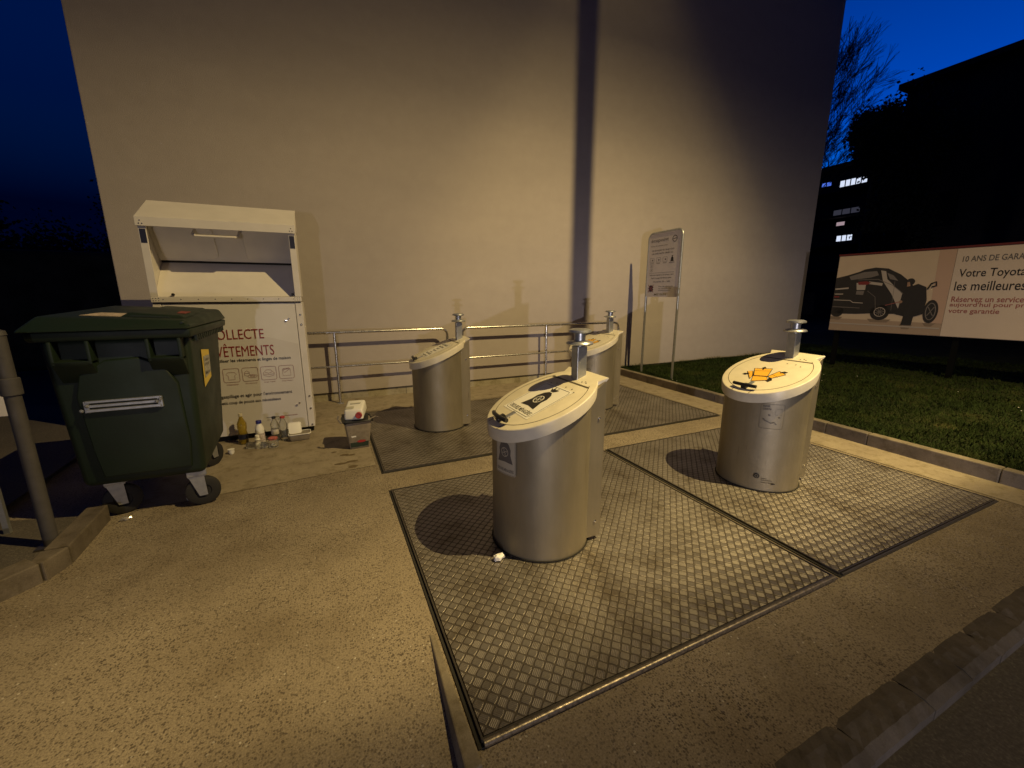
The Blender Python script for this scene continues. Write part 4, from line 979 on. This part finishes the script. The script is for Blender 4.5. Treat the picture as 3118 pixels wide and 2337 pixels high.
# yellow label on the side, following the side wall
sx0 = lambda y, z: -.885 - (y-3.6)*.038 - (zt_-z)*.04 + .004
def sidep(y, z): return Vector(dpt(sx0(y, z)+.002, y, z))
sb = bmesh.new(); vv = [sb.verts.new(sidep(*p)) for p in ((3.90, .90), (4.18, .94), (4.18, 1.17), (3.90, 1.20))]; sb.faces.new(vv)
mb = MB(); mb._merge(sb); sti = mb.build('side_label', M_yellow, dp)
sb = bmesh.new(); vv = [sb.verts.new(sidep(*p) + Vector((.002, 0, 0))) for p in ((3.95, .965), (4.17, .985), (4.17, 1.13), (3.94, 1.14))]; sb.faces.new(vv)
mb = MB(); mb._merge(sb); mb.build('label_field', mat('pale_label', (.42, .40, .34), .5, noise=(45, .35, 4)), sti)
ca = MB()
ml = frame(sidep(4.05, 1.05) + Vector((.005, 0, 0)), (-.038, .999, 0), (.04, 0, .999))
for yy_, ss in ((.055, 'Conteneur'), (.02, 'DÉCHETS'), (-.05, 'Merci')):
    text('lettering', ss, (-.08, .08, yy_-.01, yy_+.014), ml, M_ink2, sti, bold=.01)
# castors
def castor(x, y, ang):
    r_ = .114
    q = Matrix.Translation(Vector(dpt(x, y, r_))) @ Matrix.Rotation(ang, 4, 'Z') @ Matrix.Rotation(R(90), 4, 'X')
    wh = MB().lathe([(r_-.012, -.026), (r_, -.018), (r_, .018), (r_-.012, .026), (.055, .024), (.05, .016), (.02, .016)], 28, M=q, cap=True).build('wheel', M_rubber, dp, smooth=True)
    hub = MB().lathe([(.052, -.028), (.045, -.018), (.016, -.018), (.016, -.032)], 20, M=q).build('hub', M_galv, wh, smooth=True)
    q2 = Matrix.Translation(Vector(dpt(x, y, 0))) @ Matrix.Rotation(ang, 4, 'Z')
    f = MB()
    for s in (-1, 1):
        f.hexa([(-.026, s*.036-.002, r_-.03), (.026, s*.036-.002, r_-.03), (.026, s*.036+.002, r_-.03), (-.026, s*.036+.002, r_-.03),
                (-.075, s*.036-.002, .245), (.02, s*.036-.002, .245), (.02, s*.036+.002, .245), (-.075, s*.036+.002, .245)], M=q2)
    f.box(-.08, .03, -.042, .042, .243, .251, M=q2); f.box(-.085, .04, -.05, .05, .253, .295, .004, M=q2)
    f.build('fork', M_galv, dp)
castor(-.985, 3.72, R(12)); castor(-1.50, 3.80, R(18)); castor(-1.10, 4.60, R(60)); castor(-1.52, 4.6, R(0))

# ------------------------------------------------------------------ small litter
def lathe_thing(name, prof, loc, material, label, cat, group=None, n=20, tilt=None):
    t = empty(name, loc, label=label, cat=cat, group=group)
    if tilt: t.rotation_euler = tilt
    t.scale = (1.16, 1.16, 1.16)
    MB().lathe(prof, n).build('body', material, t, smooth=True)
    return t
def cap(t, r, z0, z1, material): MB().lathe([(r, z0), (r, z1-.004), (r*.9, z1)], 16).build('cap', material, t, smooth=True)
GBt = 'bottles and jars left at the foot of the clothing container'
M_oil = mat('oil_yellow', (.50, .36, .05), .12, trans=.65); M_blue = mat('blue_cap', (.01, .012, .16), .4); M_redc = mat('red_cap', (.38, .03, .03), .4)
t = lathe_thing('oil_bottle', [(.036, 0), (.040, .01), (.040, .10), (.034, .13), (.040, .16), (.040, .20), (.016, .255), (.014, .275)], (-.93, 5.16, .004), M_oil, 'clear bottle of yellow cooking oil with pale cap, next to the dumpster', 'bottle', GBt)
cap(t, .017, .272, .298, mat('pale_cap', (.55, .5, .38), .4)); MB().lathe([(.0408, .05), (.0408, .10)], 20, cap=False).build('wrapper', M_navy, t, smooth=True)
t = lathe_thing('milk_bottle', [(.034, 0), (.038, .01), (.038, .15), (.036, .18), (.020, .215), (.018, .225)], (-.745, 5.00, .004), M_milk, 'white plastic milk bottle with a blue cap', 'bottle', GBt)
cap(t, .024, .222, .248, M_blue); MB().lathe([(.0386, .05), (.0386, .13)], 20, cap=False).build('wrapper', mat('pink_white_print', (.55, .48, .46), .5, noise=(60, .5, 3)), t, smooth=True)
t = lathe_thing('yoghurt_bottle', [(.022, 0), (.025, .006), (.025, .05), (.020, .065), (.025, .085), (.016, .10), (.014, .11)], (-.765, 4.925, .004), M_milk, 'small white drink bottle standing in front of the blue capped bottle', 'bottle', GBt)
cap(t, .018, .108, .128, M_milk); MB().lathe([(.0206, .056), (.0206, .068), (.0252, .084)], 16, cap=False).build('wrapper', mat('brown_print', (.12, .09, .07), .5, noise=(70, .6, 2)), t, smooth=True)
t = lathe_thing('water_bottle', [(.032, 0), (.036, .01), (.034, .12), (.036, .17), (.014, .215), (.013, .23)], (-.615, 5.13, .004), M_clear, 'clear plastic bottle with a black cap, behind the glass jar', 'bottle', GBt)
cap(t, .018, .222, .243, M_black); MB().lathe([(.0358, .07), (.0358, .12)], 20, cap=False).build('wrapper', mat('pale_wrap', (.6, .56, .5), .5, noise=(50, .3, 3)), t, smooth=True)
t = lathe_thing('soda_bottle', [(.032, 0), (.036, .01), (.033, .10), (.037, .16), (.016, .215), (.013, .23)], (-.53, 5.12, .004), M_clear, 'clear plastic bottle with a red cap, beside the food tub', 'bottle', GBt)
cap(t, .022, .222, .240, M_redc)
t = lathe_thing('glass_jar', [(.038, 0), (.043, .008), (.043, .065), (.036, .078)], (-.62, 4.90, .004), M_clear, 'low clear glass jar with a crumpled red lid', 'jar', GBt)
MB().lathe([(.040, .078), (.041, .092), (.030, .098), (.012, .094)], 18).build('lid', mat('red_white_lid', (.45, .12, .10), .5, noise=(60, .6, 2)), t, smooth=True)
t = lathe_thing('lying_bottle', [(.030, 0), (.033, .01), (.031, .12), (.033, .16), (.013, .21), (.012, .225)], (-.87, 4.97, .037), M_clear, 'empty clear plastic bottle lying on its side beside the castor', 'bottle', GBt, tilt=(R(90), 0, R(70)))
cap(t, .015, .222, .238, M_milk)
t = empty('paper_cup', (-1.0, 4.86, .004), label='small white crushed paper cup by the rear castor', cat='cup')
MB().lathe([(.022, 0), (.030, .02), (.028, .04), (.033, .05)], 12, cap=True).build('cup_body', M_milk, t, smooth=True)
# food tub with its lid
t = empty('food_tub', (-.37, 5.06, .004), rz=R(4), label='brown see-through plastic food tub with rounded pale rim', cat='tub')
MB().hexa([(-.095, -.06, 0), (.095, -.06, 0), (.095, .06, 0), (-.095, .06, 0), (-.11, -.075, .075), (.11, -.075, .075), (.11, .075, .075), (-.11, .075, .075)], .012, seg=3).build('tub_body', M_grime, t, smooth=True)
MB().tube([(*p, .078) for p in rrect(.226, .156, .03, 5)] + [(*rrect(.226, .156, .03, 5)[0], .078)], .005, 6).build('rim', M_milk, t, smooth=True)
t2 = empty('tub_lid', (-.41, 5.05, .082), label='pale square plastic lid standing upright in the food tub', cat='lid')
t2.rotation_euler = (R(62), 0, R(4))
MB().prism(rrect(.125, .13, .02, cy=.062), 0, .006, bev=.003).build('lid_panel', M_milk, t2, smooth=True)
MB().tube([(*p, .006) for p in rrect(.125, .13, .02, 5, cy=.062)] + [(*rrect(.125, .13, .02, 5, cy=.062)[0], .006)], .004, 6).build('lid_rim', M_milk, t2, smooth=True)
# bucket and jerrycan
t = empty('plastic_bucket', (.225, 4.55, .004), rz=R(3), label='grubby see-through square bucket with green and red print by the plate corner', cat='bucket')
def fr8(a0, b0, z0, a1, b1, z1): return [(-a0, -b0, z0), (a0, -b0, z0), (a0, b0, z0), (-a0, b0, z0), (-a1, -b1, z1), (a1, -b1, z1), (a1, b1, z1), (-a1, b1, z1)]
bk = MB().hexa(fr8(.098, .085, 0, .135, .115, .305), .014, seg=3).build('bucket_body', M_grime, t, smooth=True)
def fp_(z): k_ = z/.305; return -(.085 + .03*k_) - .003
def front_quad(name, x0, x1, z0, z1, material, parent, extra=0.0):
    b = bmesh.new(); vv = [b.verts.new(p) for p in ((x0, fp_(z0)-extra, z0), (x1, fp_(z0)-extra, z0), (x1*1.06, fp_(z1)-extra, z1), (x0*1.06, fp_(z1)-extra, z1))]; b.faces.new(vv)
    q = MB(); q._merge(b); return q.build(name, material, parent)
front_quad('green_band', -.088, .088, .022, .075, mat('bottle_green_print', (.02, .035, .02), .5), bk)
front_quad('white_mark', -.075, -.03, .135, .152, M_milk, bk)
MO = frame((.02, fp_(.08)-.002, .083), (1, 0, 0), (0, -.1, 1))
MB().poly([(.045*math.cos(R(a)), .014*math.sin(R(a))) for a in range(0, 360, 20)], M=MO).build('red_mark', M_redc, bk)
rmB = MB(); rr_ = rrect(.295, .255, .03, 5)
rmB.tube([(*p, .305 + .008*math.sin(i*1.1)) for i, p in enumerate(rr_)] + [(*rr_[0], .305)], .008, 6); rmB.build('rim', M_black, t, smooth=True)
lb_ = MB(); lb_.hexa([(-.16, -.13, .312), (.10, -.135, .302), (.13, .08, .33), (-.14, .10, .345), (-.165, -.13, .318), (.10, -.135, .308), (.13, .08, .336), (-.14, .10, .351)], .002)
lb_.build('bent_lid', M_black, t)
lf = MB(); lf.tube([(-.165, -.12, .31), (-.195, -.10, .36), (-.18, -.09, .385)], .012, 6); lf.tube([(.10, -.12, .315), (.18, -.09, .335), (.205, -.11, .325)], .006, 6); lf.build('broken_clip', M_grime, t, smooth=True)
j = empty('jerrycan', (.235, 4.56, .352), label='white plastic jerrycan with a red screw cap lying on the bucket', cat='jerrycan')
j.rotation_euler = (R(14), R(-2), R(-16))
jb = MB().hexa([(-.115, -.115, 0), (.085, -.12, 0), (.085, .13, 0), (-.115, .13, 0), (-.105, -.075, .105), (.08, -.07, .105), (.08, .13, .118), (-.105, .13, .118)], .022, seg=4).build('can_body', M_milk, j, smooth=True)
MB().prism(rrect(.085, .05, .012, cx=-.055, cy=-.035), .108, .112, bev=.002).build('label_patch', mat('grey_milk', (.46, .44, .36), .5), j, smooth=True)
MB().prism([(-.06, .03), (.04, .035), (.045, .055), (-.06, .048)], .115, .120).build('grip_shadow', mat('grey_milk', ()), j)
MB().lathe([(.032, 0), (.034, .006), (.034, .028), (.026, .032), (.024, .026)], 20, M=frame((.045, -.105, .055), (1, 0, 0), (0, .3, 1))).build('screw_cap', M_redc, j, smooth=True)
# crumpled tissue, foil scraps
def scrap(name, loc, s, label, cat, material, seed):
    rn = random.Random(seed); b = bmesh.new(); bmesh.ops.create_icosphere(b, subdivisions=2, radius=1)
    for v in b.verts:
        f = .55 + .6*rn.random(); v.co = Vector((v.co.x*s[0]*f, v.co.y*s[1]*f, max(-.2, v.co.z)*s[2]*f + s[2]*.2))
    mb = MB(); mb._merge(b); o = mb.build(name, material, loc=loc); return tag(o, label, cat)
scrap('crumpled_tissue', (.845, 2.065, .022), (.04, .028, .035), 'crumpled white tissue at the foot of the nearest steel bin', 'litter', mat('tissue', (.80, .78, .76), .8), 4)
scrap('foil_scrap', (-1.46, 3.66, .004), (.04, .022, .02), 'shiny crushed foil scrap in front of the dumpster castor', 'litter', mat('foil', (.7, .66, .6), .3, .6, noise=(60, .5, 3)), 9)
scrap('torn_paper', (-1.12, 3.83, .004), (.014, .02, .05), 'torn white paper stuck behind the right castor', 'litter', M_milk, 12)
# stains on the slab
sm = mat('wet_stain', (.13, .095, .05), .6)
for i, (px, py, w_, h_) in enumerate(((.06, 4.33, .045, .03), (.13, 4.30, .05, .022), (.02, 4.10, .055, .03), (.12, 4.12, .06, .028), (.13, 3.98, .045, .035), (-.03, 4.45, .03, .02))):
    rn = random.Random(i+20)
    pts = [(px + w_*math.cos(R(a))*(.7+.5*rn.random()), py + h_*math.sin(R(a))*(.7+.5*rn.random())) for a in range(0, 360, 30)]
    tag(MB().poly(pts, z=.0052).build('ground_stain', sm), kind='structure')

# ------------------------------------------------------------------ post and board at the left edge
t = empty('metal_post', (-1.70, 3.33, .06), label='dull grey metal tube post standing on the kerb at the left edge', cat='post')
M_dull = mat('dull_grey_tube', (.065, .06, .06), .65, noise=(14, .2, 5))
MB().tube([(0, 0, 0), (0, 0, 1.34)], .036, 16).build('tube', M_dull, t, smooth=True)
MB().lathe([(.041, .98), (.047, .985), (.047, 1.08), (.041, 1.085)], 16, cap=False).build('collar', M_dull, t, smooth=True)
MB().lathe([(.041, 1.33), (.036, 1.355), (.01, 1.365)], 16).build('cap', M_dull, t, smooth=True)
MB().box(-.06, .06, -.06, .06, 0, .012).build('foot_plate', M_iron, t)
t = empty('notice_board', (-2.35, 3.62, 0), label='pale board cut off by the left edge, beyond the grey post', cat='board')
MB().box(-.5, .47, -.008, .008, .86, 1.12, .004).build('board_panel', M_white, t)
for x_ in (-.42, .30): MB().box(x_-.015, x_+.015, .009, .035, .05, 1.1).build('leg', M_galv, t)

# ------------------------------------------------------------------ dark houses and trees behind
hb = empty('apartment_house', (22, 0, 0), label='long black flat-roofed apartment house at the far right', cat='building')
MB().box(0, 12, -30, 10.2, -.1, 9.55).build('wall', M_dark, hb)
MB().box(-.4, 12.4, -30.4, 10.35, 9.55, 9.75).build('roof', M_dark, hb)
MB().box(2, 9, -28, 7.0, 9.75, 10.1).build('roof_parapet', M_dark, hb)
M_lit = mat('dim_window', (.1, .1, .1), .5, emit=((.55, .56, .62), .055))
for r_ in range(3):
    for c_ in range(7):
        y_ = 8.6 - c_*3.0; z_ = 1.2 + r_*2.9
        w_ = MB().box(-.06, .02, y_-.7, y_+.7, z_, z_+1.4).build('window', M_dark, hb)
        MB().box(-.07, -.062, y_-.62, y_+.62, z_+.08, z_+1.32).build('pane', M_glassd, w_)
w_ = MB().box(-.06, .02, 9.40, 9.66, 3.9, 4.5).build('window', M_dark, hb); MB().box(-.07, -.062, 9.42, 9.64, 3.94, 4.46).build('pane', M_lit, w_)
w_ = MB().box(-.06, .02, 9.50, 9.62, 5.1, 5.65).build('window', M_dark, hb); MB().box(-.07, -.062, 9.52, 9.60, 5.12, 5.6).build('pane', mat('pink_window', (.1, .1, .1), .5, emit=((.6, .42, .40), .28)), w_)
hc = empty('distant_apartments', (34, 0, 0), label='distant dark flats with a few bluish lit windows beside the bare tree', cat='building')
MB().box(0, 12, 13, 44, -.1, 10.3).build('wall', M_dark, hc)
MB().box(-.5, 12, 12.8, 44, 10.3, 10.5).build('roof', M_dark, hc)
M_w1 = mat('lit_window_white', (.2, .2, .2), .5, emit=((.72, .80, 1.0), .95)); M_w2 = mat('lit_window_blue', (.1, .1, .2), .5, emit=((.10, .22, 1.0), .8))
M_w3 = mat('lit_window_dim', (.1, .1, .1), .5, emit=((.30, .30, .42), .10)); M_w4 = mat('lit_window_pink', (.1, .1, .1), .5, emit=((.75, .55, .62), .45))
def litwin(y0, y1, z0, z1, m_, bars=2):
    f = MB().box(-.05, .02, y0-.06, y1+.06, z0-.06, z1+.06).build('window', M_dark, hc)
    MB().box(-.07, -.052, y0, y1, z0, z1).build('pane', m_, f)
    g = MB()
    for i in range(1, bars+1): yb = y0 + (y1-y0)*i/(bars+1); g.box(-.085, -.072, yb-.03, yb+.03, z0, z1)
    build_each(g, 'glazing_bar', M_dark, f)
litwin(17.15, 18.75, 9.02, 9.42, M_w1, 4); litwin(19.35, 19.95, 9.28, 9.52, M_w2, 1); litwin(17.3, 18.9, 7.15, 7.5, M_w3, 2)
litwin(18.1, 18.6, 6.42, 6.66, M_w4, 0); litwin(17.5, 18.45, 5.35, 5.72, M_w1, 2)
bal = MB()
for z_ in (8.6, 6.9, 5.0, 3.2): bal.box(-.9, 0, 13, 24, z_, z_+.12)
build_each(bal, 'balcony', M_dark, hc)

def branch_tree(base, height, seed, label, spread=.55, lean=(0, 0)):
    rn = random.Random(seed); t = empty('bare_tree', base, label=label, cat='tree')
    trunk = MB(); twigs = MB()
    def grow(p, d, L, r, depth):
        steps = 3; pts = [p]; rad = [max(r, .006)]
        for i in range(steps):
            d = (d + Vector((rn.gauss(0, .06), rn.gauss(0, .06), rn.gauss(.02, .04)))).normalized()
            p = p + d * L/steps; pts.append(p); rad.append(max(r*(1 - .35*(i+1)/steps), .005))
        (trunk if depth < 2 else twigs).tube(pts, r, 7 if depth < 2 else 3, radii=rad, cap=False)
        if depth >= 8 or r < .002: return
        nch = 4 if depth < 3 else rn.choice((2, 3, 3))
        for k_ in range(nch):
            ax = Vector((rn.gauss(0, 1), rn.gauss(0, 1), rn.gauss(0, .5))).normalized()
            nd = (d + ax * spread * rn.uniform(.7, 1.25) + Vector((lean[0], lean[1], .05))*.25).normalized()
            q = pts[-1] if k_ == 0 else pts[rn.choice((2, 3))]
            grow(q, nd, L * rn.uniform(.64, .84), rad[-1] * rn.uniform(.66, .84), depth + 1)
    grow(Vector((0, 0, 0)), Vector((lean[0]*.3, lean[1]*.3, 1)).normalized(), height*.26, height*.018, 0)
    trunk.build('trunk', M_bark, t, smooth=True); twigs.build('branches', M_bark, t)
    return t
branch_tree((16.9, 10.6, 0), 11.2, 21, 'bare leafless tree against the blue sky behind the corner of the beige wall', spread=.44, lean=(.10, -.05))
def leafy_tree(base, rx, ry, z0, z1, seed, label, n=5200, leaf=.10):
    rn = np.random.default_rng(seed); t = empty('dark_tree', base, label=label, cat='tree', group='dark trees around the yard')
    MB().tube([(0, 0, -.1), (.05, 0, z0+.4), (0, .05, (z0+z1)/2)], .1, 8, radii=[.16, .12, .05]).build('trunk', M_bark, t, smooth=True)
    k_ = 26; cs = rn.normal(0, 1, (k_, 3)); cs /= np.linalg.norm(cs, axis=1)[:, None]; cs *= rn.random((k_, 1))**.4 * .75
    idx = rn.integers(0, k_, n); p = cs[idx] + rn.normal(0, .17, (n, 3))
    p = p * np.array([rx, ry, (z1-z0)/2]) + np.array([0, 0, (z0+z1)/2])
    a = rn.normal(0, 1, (n, 3)); a /= np.linalg.norm(a, axis=1)[:, None]; b_ = rn.normal(0, 1, (n, 3)); b_ -= a*(a*b_).sum(1)[:, None]; b_ /= np.linalg.norm(b_, axis=1)[:, None]
    s = leaf * rn.uniform(.6, 1.5, (n, 1))
    co = np.stack([p - a*s*.5, p + b_*s*.35, p + a*s*.5, p - b_*s*.35], 1).astype(np.float32)
    me = bpy.data.meshes.new('crown'); me.vertices.add(4*n); me.vertices.foreach_set('co', co.ravel())
    me.loops.add(4*n); me.loops.foreach_set('vertex_index', np.arange(4*n, dtype=np.int32)); me.polygons.add(n)
    me.polygons.foreach_set('loop_start', np.arange(0, 4*n, 4, dtype=np.int32)); me.update(calc_edges=True); me.materials.append(M_leafd)
    o = bpy.data.objects.new('crown', me); col.objects.link(o); o.parent = t
    return t
leafy_tree((20.2, 10.0, 0), 1.3, .95, 6.1, 9.0, 1, 'dark evergreen tree at the near end of the long black house', 26000, .11)
leafy_tree((20.6, 9.0, 0), 1.3, 1.3, 1.0, 9.2, 2, 'dark evergreen tree standing against the roof edge of the black house', 20000, .11)
#leafy_tree((19.6, 12.0, 0), 1.2, 1.2, .5, 6.6, 6, 'lower dark tree between the bare tree and the black house', 18000, .10)
leafy_tree((-7.2, 15.0, 0), 2.6, 2.0, .2, 3.9, 3, 'dark broad tree mass behind the dumpster at far left', 26000, .09)
leafy_tree((-4.7, 16.5, 0), 1.8, 1.8, .3, 5.2, 4, 'dark round tree next to the left edge of the beige wall', 26000, .08)
leafy_tree((-10.5, 14.0, 0), 2.4, 2.0, .2, 3.9, 5, 'dark tree at the extreme left beyond the grey post', 24000, .09)
hd_ = empty('garden_hedge', (-7.5, 13, 0), label='black hedge running behind the dumpster at the left', cat='hedge')
MB().box(-9, 6.2, -.5, .5, 0, 2.6, .1).build('hedge_mass', M_leafd, hd_)

# street lamp out of the frame on the right; the rod and arm end are added to throw the wall stripe
t = empty('street_lamp', (5.1, -3.4, 0), label='tall street lamp beside the road, out of view, with an added rod to cast the wall stripe', cat='street lamp')
MB().tube([(0, 0, -.06), (0, 0, 8.9), (0, .15, 9.12), (0, .4, 9.2), (0, 2.2, 9.22), (-.13, 4.3, 9.22)], .06, 12, radii=[.09, .07, .06, .05, .045, .03]).build('pole', M_galv, t, smooth=True)
MB().box(-.16, .16, 2.0, 2.85, 9.02, 9.17, .03).build('lamp_head', M_iron, t)
MB().tube([(-.13, 4.2, 9.22), (-.13, 4.2, 6.95)], .050, 12).build('shadow_rod', M_galv, t, smooth=True)
